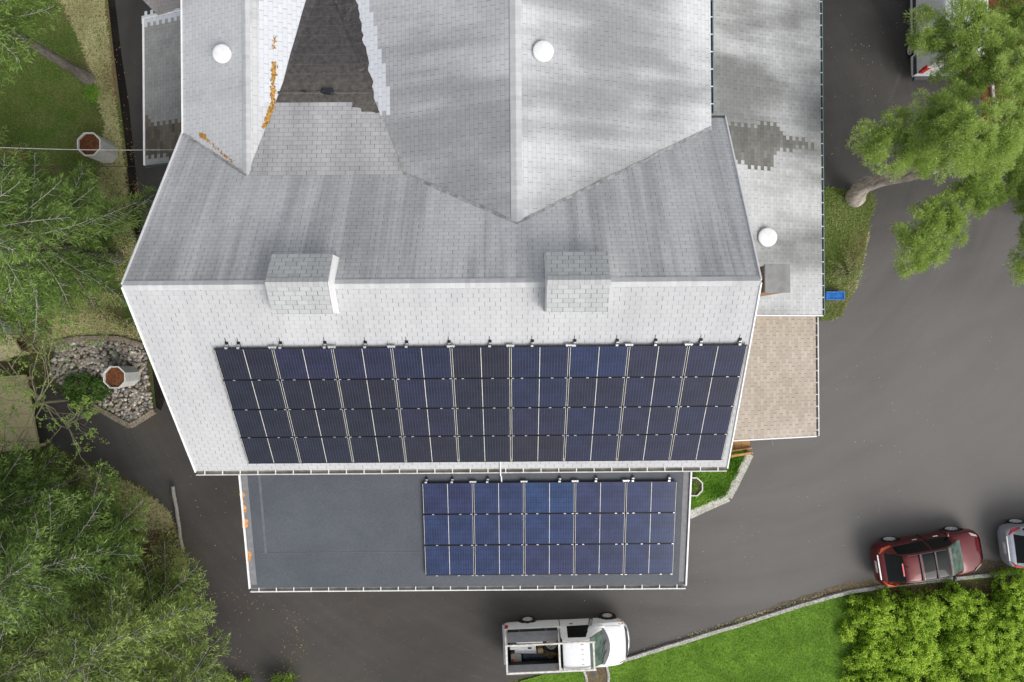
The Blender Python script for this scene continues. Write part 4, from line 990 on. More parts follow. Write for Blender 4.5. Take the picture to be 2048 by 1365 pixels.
# cab
st = [(-.36,prof_cab(.93,1.22,.70,1.50)),(-.32,prof_cab(.94,1.22,.69,1.80)),(-.18,prof_cab(.945,1.22,.69,1.91)),(.3,prof_cab(.945,1.21,.69,1.94)),(.75,prof_cab(.94,1.20,.68,1.92)),(.92,prof_cab(.935,1.20,.68,1.86)),(1.25,prof_cab(.92,1.19,.72,1.54)),(1.52,prof_cab(.88,1.18,.76,1.27)),(1.60,prof_cab(.84,1.17,.76,1.20))]
g_ = loft(st, 90, 28)
def ccls(x,y,z,t):
    lim_ = .22*(1-abs(y)/.9)**.5 if abs(y) < .9 else 0
    if t < .10: return 'frame'
    if t < .48: return 'side_window' if -.05 < x < .95 - (z-1.2)*.35 else 'frame'
    if x > .88 and t > .50: return 'windshield'
    if x < -.28 and t > .58: return 'rear_window'
    return 'frame'
pc = carve(g_, ccls, 28); cap(pc['frame'], g_[0]); cap(pc['frame'], g_[-1])
pc['frame'].build('cab', M['white_paint'], tk, world=False, smooth=True)
sets = {}
for f in pc['side_window'].f:
    vv = [pc['side_window'].v[k] for k in f]; sets.setdefault(vv[0][1] > 0, MB()).face(vv)
for q in sets.values(): q.build('side_window', M['car_glass'], tk, world=False, smooth=True)
pc['windshield'].build('windshield', M['windshield'], tk, world=False, smooth=True)
pc['rear_window'].build('rear_window', M['car_glass'], tk, world=False, smooth=True) if 'rear_window' in pc else None
# cowl: black curved strip with wipers
m = MB(); n_ = 16; top = []; low = []
for k in range(n_+1):
    yy = -.80 + 1.6*k/n_; bow = .26*(1-(yy/.80)**2); top.append((1.42+bow*.55,yy,1.275+.015)); low.append((1.56+bow,yy,1.235))
for k in range(n_): m.face([top[k],low[k],low[k+1],top[k+1]])
m.build('cowl', M['dark_grey'], tk, world=False)
for ya, yb in ((.30,-.35),(-.15,-.72)):
    m = MB(); m.tube([(1.66,ya,1.275),(1.50,(ya+yb)/2,1.36),(1.42,yb,1.40)],.012,5); m.build('wiper', M['black'], tk, world=False)
for k in range(5): m = MB(); m.box(.50,.60,-.42+.21*k-.012,-.42+.21*k+.012,1.955,1.972); m.build('roof_lamp', M['offwhite'], tk, world=False)
for (wx, wr) in whs:
    for sy in (1,-1): wheel(tk, wx, sy*1.0, wr, .26, M['steel_rim'], 8, .56)
for sy in (1,-1):
    m = MB(); m.box(-.07,.07,-.13,.13,-.10,.10); mr = m.build('mirror', M['dark_grey'], tk, world=False); mr.location = (1.02,sy*1.12,1.26); mr.rotation_euler = (0,0,-sy*.25)
    m = MB(); m.box(-2.745,-2.60,sy*.93-.07,sy*.93+.05,.92,1.22); m.build('tail_light', M['tail'], tk, world=False)
    m = MB(); m.prism([(2.24,sy*.955,.84),(2.46,sy*.90,.80),(2.46,sy*.80,.93),(2.26,sy*.86,1.02)],(0,0,.04)); m.build('headlight', M['amber'], tk, world=False)
    m = MB(); m.box(-.02+.12,.12+.12,sy*.975-.01,sy*.975+.02,1.06,1.10); m.build('door_handle', M['black'], tk, world=False)
    m = MB(); m.bar((1.02,sy*.992,.55),(1.02,sy*.955,1.16),.02,.02); m.build('door_seam', M['dark_grey'], tk, world=False)
    m = MB(); m.tube([(1.62,sy*.86,1.20),(2.0,sy*.84,1.145),(2.36,sy*.76,1.05)],.008,4); m.build('hood_seam', M['dark_grey'], tk, world=False)
    m = MB(); m.bar((-.33,sy*.985,.55),(-.33,sy*.965,1.22),.03,.03); m.build('body_gap', M['black'], tk, world=False)
    m = MB(); m.box(-2.62,-.46,sy*.71-.215,sy*.71+.215,1.27,1.55); tb = m.build('tool_box', M['black'], tk, world=False)
    m = MB(); m.box(-2.64,-.44,sy*.71-.225,sy*.71+.225,1.55,1.585); m.build('tool_box_lid', M['lid'], tb, world=False)
    for lx in (-2.1,-.95): m = MB(); m.box(lx-.04,lx+.04,sy*.925,sy*.925+sy*.03 if sy>0 else sy*.925+.001,1.42,1.50) if sy>0 else m.box(lx-.04,lx+.04,sy*.925-.03,sy*.925,1.42,1.50); m.build('latch', M['chrome'], tb, world=False)
m = MB(); m.tube([(2.45,.80,.62),(2.60,.62,.62),(2.68,.3,.62),(2.70,0,.62),(2.68,-.3,.62),(2.60,-.62,.62),(2.45,-.80,.62)],.10,8); m.build('front_bumper', M['chrome'], tk, world=False, smooth=True)
m = MB(); m.tube([(2.44,.78,.84),(2.58,.5,.84),(2.63,0,.84),(2.58,-.5,.84),(2.44,-.78,.84)],.07,6); m.build('grille', M['black'], tk, world=False)
m = MB(); m.box(-2.86,-2.75,-.88,.88,.48,.64); m.build('rear_bumper', M['chrome'], tk, world=False)
rk = MB(); rk.bar((-2.72,.56,2.02),(1.10,.56,2.02),.06,.07); rack = rk.build('ladder_rack', M['rack'], tk, world=False)
for nm, a, b2 in (('rack_rail',(-2.72,-.62,2.02),(1.10,-.62,2.02)),('rack_bar',(-2.69,-.59,2.03),(-2.69,.53,2.03)),('rack_bar',(-.44,-.59,2.03),(-.44,.53,2.03)),('rack_bar',(1.02,-.59,2.03),(1.02,.53,2.03)),
                  ('rack_leg',(-2.66,.90,1.28),(-2.69,.56,2.0)),('rack_leg',(-2.66,-.93,1.28),(-2.69,-.62,2.0)),('rack_leg',(-.42,.93,1.28),(-.44,.56,2.0)),('rack_leg',(-.42,-.93,1.28),(-.44,-.62,2.0))):
    m = MB(); m.bar(a,b2,.075 if nm!='rack_leg' else .05,.06); m.build(nm, M['rack'], rack, world=False)
# load in the bed
def onbed(lx, ly, z=.77):
    c, s_ = math.cos(R(2.2)), math.sin(R(2.2)); return (2.36+lx*c-ly*s_, -13.40+lx*s_+ly*c, z)
sp = thing('spare_wheel', 'black spare tyre on a cream steel rim lying in the truck bed behind the cab', 'wheel', onbed(-.72,.10), 0)
m = MB(); m.lathe([(.22,0),(.34,0),(.385,.06),(.385,.18),(.34,.24),(.22,.22),(.22,0)],32,caps=False); m.build('tyre', M['tyre'], sp, world=False, smooth=False)
m = MB(); m.lathe([(.235,.10),(.234,.235),(.215,.235),(.20,.12),(.13,.14),(.06,.19),(0,.19)],24); rm = m.build('rim', M['steel_rim'], sp, world=False)
for k in range(8): m = MB(); m.lathe([(.022,0),(.022,.012),(0,.012)],8,(.165*math.cos(k*.785),.165*math.sin(k*.785),.128)); m.build('rim_hole', M['black'], rm, world=False)
for nm, lab, x0,x1,y0,y1,h,mat,rot in (('long_carton','long white carton lying beside the north tool box in the truck bed',-2.25,-1.10,.17,.28,.22,'white',-.03),('long_carton','wide white carton with a dark hand slot in the middle of the truck bed',-2.55,-1.42,-.08,.10,.30,'white',-.06),('long_carton','white carton lying between the slotted carton and the beige crate in the truck bed',-2.35,-1.40,-.26,-.12,.24,'white',-.05)):
    cx, cy = (x0+x1)/2, (y0+y1)/2; t = thing(nm, lab, 'carton', onbed(cx,cy), R(2.2)+rot, 'white cartons in the truck bed')
    m = MB(); m.box(x0-cx,x1-cx,y0-cy,y1-cy,0,h); m.build('carton_body', M[mat], t, world=False)
    m = MB(); m.bar(((x0-cx)*.98,0,h+.004),((x1-cx)*.98,0,h+.004),.035,.006); m.build('tape', M['offwhite'], t, world=False)
    if 'slot' in lab.split('between')[0]: m = MB(); m.box(.22,.38,-.04,.04,h+.002,h+.010); m.build('hand_slot', M['black'], t, world=False)
t = thing('crate', 'beige plastic crate with a red cap in the rear corner of the truck bed', 'crate', onbed(-2.30,-.40), R(2.2), None)
m = MB(); m.box(-.22,.22,-.16,.16,0,.28); m.build('crate_body', M['cooler'], t, world=False); m = MB(); m.box(-.23,.23,-.17,.17,.28,.32); m.build('lid', M['cooler'], t, world=False)
m = MB(); m.lathe([(.06,.32),(.055,.38),(0,.385)],14,(-.15,-.09,0)); m.build('cap', M['redcap'], t, world=False)
t = thing('cardboard_box', 'small brown cardboard box beside the spare tyre in the truck bed', 'box', onbed(-1.22,-.18), R(6))
m = MB(); m.box(-.12,.12,-.11,.11,0,.25); m.build('box_body', M['cardboard'], t, world=False); m = MB(); m.box(-.115,.115,-.015,.015,.251,.256); m.build('tape', M['offwhite'], t, world=False)
m = MB(); base = []
for k in range(9):
    for j in range(6): base.append((-.55+.14*k+rnd.uniform(-.03,.03), -.16+.064*j, .03+.12*math.sin(j/5*math.pi)*rnd.uniform(.4,1.1)))
for k in range(8):
    for j in range(5): m.face([base[k*6+j],base[(k+1)*6+j],base[(k+1)*6+j+1],base[k*6+j+1]])
tp = m.build('tarp', M['tarp'], None, smooth=True); tp.location = onbed(-1.45,-.46); tp.rotation_euler = (0,0,R(2)); tag(tp, 'crumpled dark blue grey tarp lying along the south side of the truck bed', 'tarp')
cl_ = Cloud(); n = 420; p_ = np.c_[rng.normal(onbed(-.85,-.3)[0],.20,n), rng.normal(onbed(-.85,-.36)[1],.07,n), rng.uniform(.78,.95,n)]
cl_.add(p_, np.c_[rng.normal(size=(n,2)),rng.normal(size=n)*.3], rng.uniform(.06,.16,n), .035, rng.uniform(0,1,n)); tag(cl_.build('leaf_pile', M['straw_brown']), kind='stuff')

# white van under the pine
vn = thing('cargo_van', 'white high roof cargo van with dark side moulding under the pine', 'van', (18.98,14.62,0), R(90.0))
def pv(w, zb, zr): return [(w*.92,zb),(w,zb+.10),(w*1.0,zb+.5),(w*.99,1.2),(w*.955,zr*.62),(w*.90,zr-.16),(w*.78,zr-.02),(w*.4,zr),(0,zr)]
st = [(-2.95,pv(.96,.42,2.56)),(-2.90,pv(1.0,.38,2.62)),(-2.5,pv(1.02,.34,2.70)),(0,pv(1.03,.34,2.72)),(1.2,pv(1.03,.34,2.68)),(1.6,pv(1.02,.36,2.45)),(2.1,pv(1.0,.38,1.7)),(2.6,pv(.96,.40,1.25)),(2.95,pv(.80,.42,.95))]
st = [(x,p) for x,p in st]
vw = [(-1.65,.36),(1.75,.36)]
g_ = loft(st, 130, 26); pp = carve(g_, lambda x,y,z,t: None if archtest(x,y,z,vw,.44,1.0) else 'body', 26); cap(pp['body'],g_[0]); cap(pp['body'],g_[-1])
pp['body'].build('body', M['white_paint'], vn, world=False, smooth=True)
for wx, wr in vw:
    for sy in (1,-1): wheel(vn, wx, sy*1.0, wr, .24, M['steel_rim'], 6)
m = MB(); m.box(-2.5,2.5,-.8,.8,.3,.6); m.build('underbody', M['black'], vn, world=False)
for sy in (1,-1):
    m = MB(); m.box(-2.93,-2.10,sy*1.012-.022,sy*1.012+.022,.62,.86); m.build('side_moulding', M['dark_grey'], vn, world=False)
    m = MB(); m.box(-1.18,1.25,sy*1.022-.022,sy*1.022+.022,.62,.86); m.build('side_moulding', M['dark_grey'], vn, world=False)
    m = MB(); m.box(-2.985,-2.84,sy*.90-.09,sy*.90+.10,.95,1.55); m.build('tail_light', M['tail'], vn, world=False)
    m = MB(); m.bar((-2.6,sy*.62,2.735),(1.1,sy*.62,2.735),.03,.02); m.build('roof_rib', M['offwhite'], vn, world=False)
m = MB(); m.box(-3.12,-2.94,-.95,.95,.40,.58); m.build('rear_bumper', M['dark_grey'], vn, world=False)
m = MB(); m.prism([(1.45,-.85,2.50),(2.15,-.9,1.70),(2.15,.9,1.70),(1.45,.85,2.50)],(.04,0,.04)); m.build('windshield', M['car_glass'], vn, world=False)

# ------------------------------------------------------------------ planters, bin, beds, cables, decks
def planter(label, px, py, r, h, fill, seg=8):
    x, y, _ = P(px, py, 0); t = thing('planter', label, 'planter', (x,y,0), R(22.5))
    m = MB(); m.lathe([(r*.86,0),(r*.90,.05),(r*.97,h-.08),(r,h-.08),(r,h),(r-.055,h),(r-.06,h-.10)], seg, caps=False); m.build('pot', M['planter'], t, world=False)
    m = MB(); m.lathe([(r-.06,h-.10),(0,h-.07)], seg); m.build('soil', fill, t, world=False)
    return t
planter('tall white octagonal planter of bare red soil on the lawn under the cables', 217, 307, .55, 1.45, M['mulch'])
planter('tall white octagonal planter of red soil standing in the river stones', 263, 752, .52, 1.35, M['mulch'])
pl3 = planter('low white octagonal planter with sprouting plants in the green bed by the flat roof', 1382, 970, .46, .45, M['mulch2'])
cl_ = Cloud(); n = 260; a = rng.uniform(0,6.28,n); q = rng.uniform(0,.36,n)**.9
cl_.add(np.c_[q*np.cos(a),q*np.sin(a),np.full(n,.36)], np.c_[rng.normal(size=(n,2))*.6,np.full(n,.5)], .10,.04, rng.uniform(0,1,n)); cl_.build('sprouts', M['cover'], pl3, world=False)
x, y, _ = P(1672,592,.35); t = thing('plastic_bin', 'bright blue rectangular plastic bin on the grass strip under the eave', 'bin', (x-.05,y,0))
m = MB(); m.box(-.40,.38,-.17,.17,.03,.40); m.build('bin_body', M['blue_water'], t, world=False)
for q in ((-.42,.40,.14,.19),(-.42,.40,-.19,-.14),(.35,.40,-.14,.14),(-.42,-.37,-.14,.14)): m = MB(); m.box(q[0],q[1],q[2],q[3],.36,.44); m.build('rim_edge', M['blue'], t, world=False)
# pavers round the green bed
pv_ = [P(1338,1046),P(1377,1029),P(1455,994),P(1471,962),P(1498,908)]
bed = thing('bed_edging', 'pale concrete paver edging around the green planting bed', 'edging', pv_[2])
for a, b2 in zip(pv_, pv_[1:]):
    a, b2 = Vector(a), Vector(b2); Ln = (b2-a).length; n = max(1, round(Ln/.42))
    for k in range(n):
        m = MB(); p0 = a.lerp(b2,(k+.015)/n); p1 = a.lerp(b2,(k+.985)/n); z = .13+rnd.uniform(-.012,.012)
        m.bar(p0+Vector((0,0,z-.1)), p1+Vector((0,0,z-.1)), .36+rnd.uniform(-.02,.02), .22); m.build('paver', M['paver'], bed)
# rock bed and its edging
ROCK = PX([(112,690),(150,681),(200,680),(243,681),(286,694),(296,722),(300,782),(309,820),(264,846),(215,820),(170,795),(128,775),(100,752)])
flat_poly('stone_bed', [(p[0],p[1]) for p in ROCK], M['mulch2'], 0.02)
xy = scatter(ROCK, 1500); m = MB(); tints = []
import bmesh as _bm
tmp = _bm.new(); _bm.ops.create_icosphere(tmp, subdivisions=1, radius=1.0); iv = [v.co.copy() for v in tmp.verts]; ifc = [[v.index for v in f.verts] for f in tmp.faces]; tmp.free()
for x, y in xy:
    r = rnd.uniform(.045,.105); sx = rnd.uniform(.8,1.45); a = rnd.uniform(0,3.14); ca, sa = math.cos(a), math.sin(a); base = len(m.v); z0 = rnd.uniform(.02,.10)
    for v in iv:
        j = rnd.uniform(.88,1.1); vx, vy, vz = v.x*r*sx*j, v.y*r*j, v.z*r*.65
        m.v.append((x+vx*ca-vy*sa, y+vx*sa+vy*ca, z0+vz))
    tints += [rnd.random()]*len(iv)
    for f in ifc: m.f.append(tuple(base+k for k in f)); m.uv += [(0,0)]*3
st_ = m.build('river_stones', M['stone'], fix=False, smooth=False); st_.data.shade_smooth()
at = st_.data.attributes.new('tint','FLOAT','POINT'); at.data.foreach_set('value', np.array(tints, dtype=np.float32)); tag(st_, kind='stuff')
ed = thing('stone_edging', 'brown stone block edging around the bed of river stones', 'edging', P(262,850))
epts = [Vector(P(*q)) for q in ((112,688),(150,679),(200,677),(243,678),(290,692))]
e2 = [Vector(P(*q)) for q in ((312,822),(264,852),(205,820),(160,793))]
for pts in (epts, e2):
    for a, b2 in zip(pts, pts[1:]):
        n = max(1, round((b2-a).length/.45))
        for k in range(n):
            m = MB(); z = Vector((0,0,.09+rnd.uniform(-.01,.01))); m.bar(a.lerp(b2,(k+.02)/n)+z, a.lerp(b2,(k+.98)/n)+z, .22, .18); m.build('edging_block', M['edge_stone'], ed)
# decks
def deck(label, pts, z, mat, name='wooden_deck', cat='deck', th=.12):
    x0 = sum(p[0] for p in pts)/len(pts); y0 = sum(p[1] for p in pts)/len(pts); t = thing(name, label, cat, (x0,y0,0))
    m = MB(); m.prism([(p[0],p[1],z-th) for p in pts],(0,0,th)); m.build('deck_boards', mat, t)
    for p in pts: m = MB(); q = Vector((p[0],p[1],0)).lerp(Vector((x0,y0,0)),.08); m.box(q.x-.06,q.x+.06,q.y-.06,q.y+.06,0,z-th); m.build('deck_post', mat, t)
    return t
deck('large tan board deck beneath the budding sapling', PX([(-60,758),(50,750),(77,897),(40,902),(-60,905)],.6), .6, M['deck'])
deck('small tan board deck between the gray slab and the sapling', PX([(-60,676),(22,670),(44,708),(0,722),(-60,726)],.6), .6, M['deck'])
deck('red brown slatted steps half hidden under conifer branches', PX([(18,418),(100,400),(110,462),(28,478)],.4), .4, M['reddeck'], 'wooden_steps', 'steps')
deck('red brown board platform beside the upper lawn under the cables', PX([(-60,296),(28,296),(52,316),(-60,338)],.4), .4, M['reddeck'], 'wooden_platform', 'platform')
m = MB(); q = PX([(-60,648),(18,644),(24,668),(-60,676)],.8); m.prism([(p[0],p[1],.1) for p in q],(0,0,.7)); sl = m.build('stone_slab', M['concrete']); base_at(sl, (q[0][0],q[0][1],.1)); tag(sl, 'gray stone slab beside the small tan deck', 'slab')
# weathered post lying at the drive's edge
m = MB(); a, b2 = P(346,973,.25), P(364,1095,.25); m.tube([Vector(a).lerp(Vector(b2),k/6)+Vector((rnd.uniform(-.02,.02),0,rnd.uniform(-.02,.02))) for k in range(7)],[.075,.08,.075,.08,.075,.075,.07],10)
lg = m.build('timber_rail', M['log'], smooth=False); base_at(lg, a); tag(lg, 'weathered gray timber rail lying along the driveway edge', 'timber rail')
# ramp and rail by the porch
rp = thing('wooden_ramp', 'orange pine board steps with a handrail below the tan porch roof', 'steps', P(1480,900))
m = MB(); pts = [P(1440,880,.5),P(1499,880,.5),P(1499,899,.5),P(1440,903,.5)]; m.prism([(p[0],p[1],.42) for p in pts],(0,0,.08)); m.build('tread', M['ramp'], rp)
m = MB(); m.bar(P(1440,916,1.0),P(1505,906,.9),.10,.10); m.build('handrail', M['ramp'], rp)
m = MB(); m.bar(P(1440,905,.6),P(1503,896,.55),.06,.16); m.build('handrail', M['ramp'], rp)
m = MB(); m.bar((P(1503,907,.5)[0]-.05,P(1503,907,.5)[1],.02),(P(1503,907,.9)[0]-.05,P(1503,907,.9)[1],.86),.09,.09); m.build('rail_post', M['ramp'], rp)
# cables
def cable(label, p, q, mat, r, sag=.25):
    m = MB(); p, q = Vector(p), Vector(q); m.tube([p.lerp(q,k/24)-Vector((0,0,sag*math.sin(math.pi*k/24))) for k in range(25)], r, 6)
    o = m.build('power_cable', mat); base_at(o, q); return tag(o, label, 'cable', None)
cable('pale twisted power cable running from the roof corner over the planter', (-10.72,6.45,8.3), P(-160,288,10.5), M['wire_white'], .011, .3)
cable('thin black cable below the pale one running off over the moss lawn', (-11.6,6.74,5.2), P(-160,332,8.5), M['wire_black'], .012, .2)
# ------------------------------------------------------------------ vegetation
def rotz(v, a):
    c, s_ = np.cos(a), np.sin(a); return np.stack([v[...,0]*c-v[...,1]*s_, v[...,0]*s_+v[...,1]*c, v[...,2]], -1)
def conifer(name, label, px, py, H, zmin, Lmax, mat, seed, rad=.2, droop=.28, group=None, dens=1.0, cat='tree', bare=.25, lean=(0,0), step=.40):
    r_ = np.random.default_rng(seed); pr = random.Random(seed)
    bx, by, _ = P(px, py); t = thing(name, label, cat, (bx,by,0), 0, group)
    tm = MB(); n = 12; tp = [(lean[0]*(k/n)**1.5, lean[1]*(k/n)**1.5, H*k/n) for k in range(n+1)]
    tm.tube(tp, [rad*(1-.93*k/n)*(1.25 if k==0 else 1) for k in range(n+1)], 10)
    bm = MB(); cl = Cloud(); z = zmin; bm.tube(tp, .015, 4)
    while z < H-.2:
        f = (z-zmin)/(H-zmin); nb = 4 if f > .6 else 5
        a0 = pr.uniform(0,6.28)
        for k in range(nb):
            az = a0 + 6.283*k/nb + pr.uniform(-.4,.4); L = (Lmax*(1-f)**.8*pr.uniform(.62,1.12)+.25)
            if f < .12: L *= pr.uniform(.6,1.0)
            s = np.linspace(0,1,9); wob = pr.uniform(-.18,.18)
            lx = L*s; ly = L*wob*s**2; lz = L*(pr.uniform(.05,.22)*s - droop*s**2 + droop*.45*s**4)
            pts = rotz(np.stack([lx,ly,lz],1), az) + np.array([lean[0]*f, lean[1]*f, z+pr.uniform(-.1,.1)])
            bm.tube([tuple(p) for p in pts], [max(.006,.028*(L/3.5)*(1-.85*q)) for q in s], 5)
            nt = max(4, int(L/.17*dens))
            for side in (-1,1):
                ss = np.linspace(.16,1.0,nt) + r_.uniform(-.02,.02,nt)
                for q in np.clip(ss,.1,1.0):
                    if pr.random() < bare*(1-q): continue
                    i = min(int(q*8),7); fr = q*8-i; p0 = pts[i]*(1-fr)+pts[i+1]*fr; d = nrm((pts[i+1]-pts[i])[None])[0]
                    tl = (.42*L*(1-q)**.7+.16)*pr.uniform(.55,1.15); tl = min(tl,1.15)
                    ang = side*pr.uniform(.65,1.05); td = rotz(d, ang); td[2] -= pr.uniform(.05,.35); td /= np.linalg.norm(td)
                    m_ = max(3,int(tl/.085)); u = np.linspace(.05,1,m_)
                    base = p0 + td*(u*tl)[:,None]; base[:,2] -= .12*tl*u**2
                    for s2 in (-1,1):
                        dd = rotz(np.broadcast_to(td,(m_,3)), s2*r_.uniform(.35,.85,m_)); dd = dd + r_.normal(0,.16,(m_,3))
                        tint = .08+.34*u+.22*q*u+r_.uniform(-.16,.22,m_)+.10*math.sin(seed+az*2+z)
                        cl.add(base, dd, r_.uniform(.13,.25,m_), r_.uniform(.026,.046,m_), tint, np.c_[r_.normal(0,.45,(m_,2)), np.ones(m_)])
                    if pr.random() < .35: bm.tube([tuple(p0), tuple(p0+td*tl*.55)], [.010,.004], 4)
        z += step*pr.uniform(.8,1.25)
    tk_ = tm.build('trunk', M['bark_con'], t, world=False, smooth=True, fix=False); bm.build('branches', M['twig'], t, world=False, fix=False)
    cl.build('crown', mat, t, world=False); return t
CG = 'conifers along the left side'
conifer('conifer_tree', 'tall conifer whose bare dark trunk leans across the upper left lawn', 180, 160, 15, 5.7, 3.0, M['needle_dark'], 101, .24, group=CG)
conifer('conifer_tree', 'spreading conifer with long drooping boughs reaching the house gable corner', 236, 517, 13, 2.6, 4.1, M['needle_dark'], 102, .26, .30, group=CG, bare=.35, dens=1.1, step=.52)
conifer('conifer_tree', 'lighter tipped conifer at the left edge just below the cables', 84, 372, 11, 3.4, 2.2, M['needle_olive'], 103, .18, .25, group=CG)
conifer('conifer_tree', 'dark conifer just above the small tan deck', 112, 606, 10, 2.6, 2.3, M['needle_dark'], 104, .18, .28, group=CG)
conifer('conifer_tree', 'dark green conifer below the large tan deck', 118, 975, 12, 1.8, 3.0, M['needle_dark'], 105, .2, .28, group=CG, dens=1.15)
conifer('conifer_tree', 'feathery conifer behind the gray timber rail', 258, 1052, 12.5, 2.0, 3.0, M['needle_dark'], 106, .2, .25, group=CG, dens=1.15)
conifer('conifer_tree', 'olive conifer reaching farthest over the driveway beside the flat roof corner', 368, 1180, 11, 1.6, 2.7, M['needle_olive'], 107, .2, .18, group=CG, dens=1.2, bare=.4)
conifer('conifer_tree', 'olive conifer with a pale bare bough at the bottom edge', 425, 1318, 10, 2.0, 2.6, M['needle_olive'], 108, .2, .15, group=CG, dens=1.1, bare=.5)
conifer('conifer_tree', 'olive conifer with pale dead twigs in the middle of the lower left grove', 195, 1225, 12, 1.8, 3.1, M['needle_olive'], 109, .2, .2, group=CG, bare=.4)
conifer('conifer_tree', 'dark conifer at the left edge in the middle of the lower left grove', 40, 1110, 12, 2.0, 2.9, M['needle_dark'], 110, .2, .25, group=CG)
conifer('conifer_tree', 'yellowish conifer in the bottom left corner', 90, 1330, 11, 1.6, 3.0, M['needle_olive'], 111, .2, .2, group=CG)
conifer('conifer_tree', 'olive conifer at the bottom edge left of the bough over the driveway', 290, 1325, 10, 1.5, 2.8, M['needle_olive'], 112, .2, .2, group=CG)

# sparse sapling with fresh buds
def sapling(name, label, px, py, seed, H=2.3, spread=1.0, mat='leaf_sap', nleaf=5, first=6, depth0=4, bias=(0,0)):
    pr = random.Random(seed); bx, by, _ = P(px, py); t = thing(name, label, 'tree', (bx,by,0))
    m = MB(); cl = Cloud(); leaves = []
    def grow(p, d, L, r, dep):
        pts = [p]; n = 5
        for k in range(n):
            d = (d + Vector((pr.gauss(0,.16),pr.gauss(0,.16),pr.gauss(0,.10)+(.02 if dep<3 else .0)))).normalized(); pts.append(pts[-1]+d*L/n)
        m.tube(pts, [r*(1-.6*k/n) for k in range(n+1)], 5 if dep else 4)
        if dep == 0:
            for q in pts[2:]: leaves.append(q)
            return
        for k in range(2,n+1):
            if pr.random() < .82:
                dd = (d + Vector((pr.gauss(0,.75),pr.gauss(0,.75),pr.gauss(0,.28)))).normalized(); grow(pts[k], dd, L*pr.uniform(.5,.8), r*.5, dep-1)
    base = Vector((0,0,0)); top = Vector((0.05,0,H)); m.tube([base, top*.5+Vector((.04,.02,0)), top], [.07,.06,.045], 8)
    for k in range(first):
        a = 6.283*k/first+pr.uniform(-.4,.4); grow(top*pr.uniform(.6,1.0), Vector((math.cos(a)+bias[0],math.sin(a)+bias[1],.28)).normalized(), 1.35*spread*pr.uniform(.8,1.2), .030, depth0-1)
    m.build('trunk', M['sapling'], t, world=False, fix=False)
    L_ = np.array([tuple(q) for q in leaves]); L_ = L_[rng.uniform(size=len(L_)) < .75]; n = len(L_)
    B = np.repeat(L_, nleaf, 0) + rng.normal(0,.030,(n*nleaf,3))
    cl.add(B, np.c_[rng.normal(size=(n*nleaf,2)),rng.normal(size=n*nleaf)*.4], rng.uniform(.05,.095,n*nleaf), rng.uniform(.035,.06,n*nleaf), rng.uniform(0,1,n*nleaf), np.c_[rng.normal(0,.5,(n*nleaf,2)),np.ones(n*nleaf)])
    cl.build('crown', M[mat], t, world=False); return t
sapling('sapling_tree', 'sparse young tree with thin pale branches and fresh light green buds', 135, 800, 5, 2.4, 1.7, first=14, bias=(.0,0), nleaf=5)

# big pine with cloud-like needle pads
def padcloud(cl, c, r, flat=.55, clump=.25, den=240, tone=0.0, L=.10):
    r *= 1.07; n = max(6, int(3.0*(r/clump)**2)); u = rng.uniform(0,1,n)**.5*r; a = rng.uniform(0,6.28,n)
    zz = flat*r*np.sqrt(np.clip(1-(u/r)**2,0,1))*rng.uniform(.25,1.0,n)
    cc = np.c_[u*np.cos(a), u*np.sin(a), zz] + np.array(c)
    for q in cc:
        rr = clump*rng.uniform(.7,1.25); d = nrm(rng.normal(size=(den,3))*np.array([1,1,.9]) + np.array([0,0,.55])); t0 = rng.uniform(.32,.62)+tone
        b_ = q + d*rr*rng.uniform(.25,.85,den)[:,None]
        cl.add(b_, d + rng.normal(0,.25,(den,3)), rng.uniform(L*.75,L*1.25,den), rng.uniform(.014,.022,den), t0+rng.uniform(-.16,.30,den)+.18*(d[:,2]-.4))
def pine(label, px, py, trunkpts, rads, pads, group, mat='needle_pine'):
    bx, by, _ = P(px, py); t = thing('pine_tree', label, 'tree', (bx,by,0), 0, group); o = np.array([bx,by,0])
    m = MB(); pts = [Vector(P(*q))-Vector(o) for q in trunkpts]
    sm_ = [Vector(v) for v in crom([tuple(v) for v in pts], 22)]; rd = np.interp(np.linspace(0,1,22), np.linspace(0,1,len(rads)), rads)
    m.tube(sm_, list(rd), 14)
    lm = MB(); cl = Cloud()
    nodes = [(v, .12) for v in sm_[int(len(sm_)*.55):]]
    lm.tube(sm_[int(len(sm_)*.55):], .02, 4)
    todo = [(Vector(P(x,y,z))-Vector(o), r, tone) for x, y, z, r, tone in pads]
    while todo:
        bi, bk, bd = 0, 0, 1e9
        for i, (c, r, tone) in enumerate(todo):
            for k, (v, rr) in enumerate(nodes):
                d = (v-c).length
                if d < bd: bi, bk, bd = i, k, d
        c, r, tone = todo.pop(bi); s0, r0 = nodes[bk]; e = c-Vector((0,0,.15))
        mid = s0.lerp(e,.5)+Vector((rnd.uniform(-.12,.12)*bd,rnd.uniform(-.12,.12)*bd,-.10*bd)); r1 = max(.022, r0*.78)
        cv = [Vector(v) for v in crom([tuple(s0),tuple(mid),tuple(e)],9)]; lm.tube(cv, list(np.linspace(r0*.9,r1,9)), 6)
        nodes += [(cv[4], (r0+r1)/2), (e, r1)]
        for e_ in range(5):
            a = rnd.uniform(0,6.28); q = c+Vector((math.cos(a)*r*.8,math.sin(a)*r*.8,r*.42)); lm.tube([tuple(e),tuple(e.lerp(q,.5)+Vector((0,0,.08))),tuple(q)],[.022,.014,.006],4)
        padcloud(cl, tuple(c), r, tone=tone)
    m.build('trunk', M['bark_pine'], t, world=False, smooth=True, fix=False); lm.build('limbs', M['twig'], t, world=False, fix=False); cl.build('crown', M[mat], t, world=False)
    return t
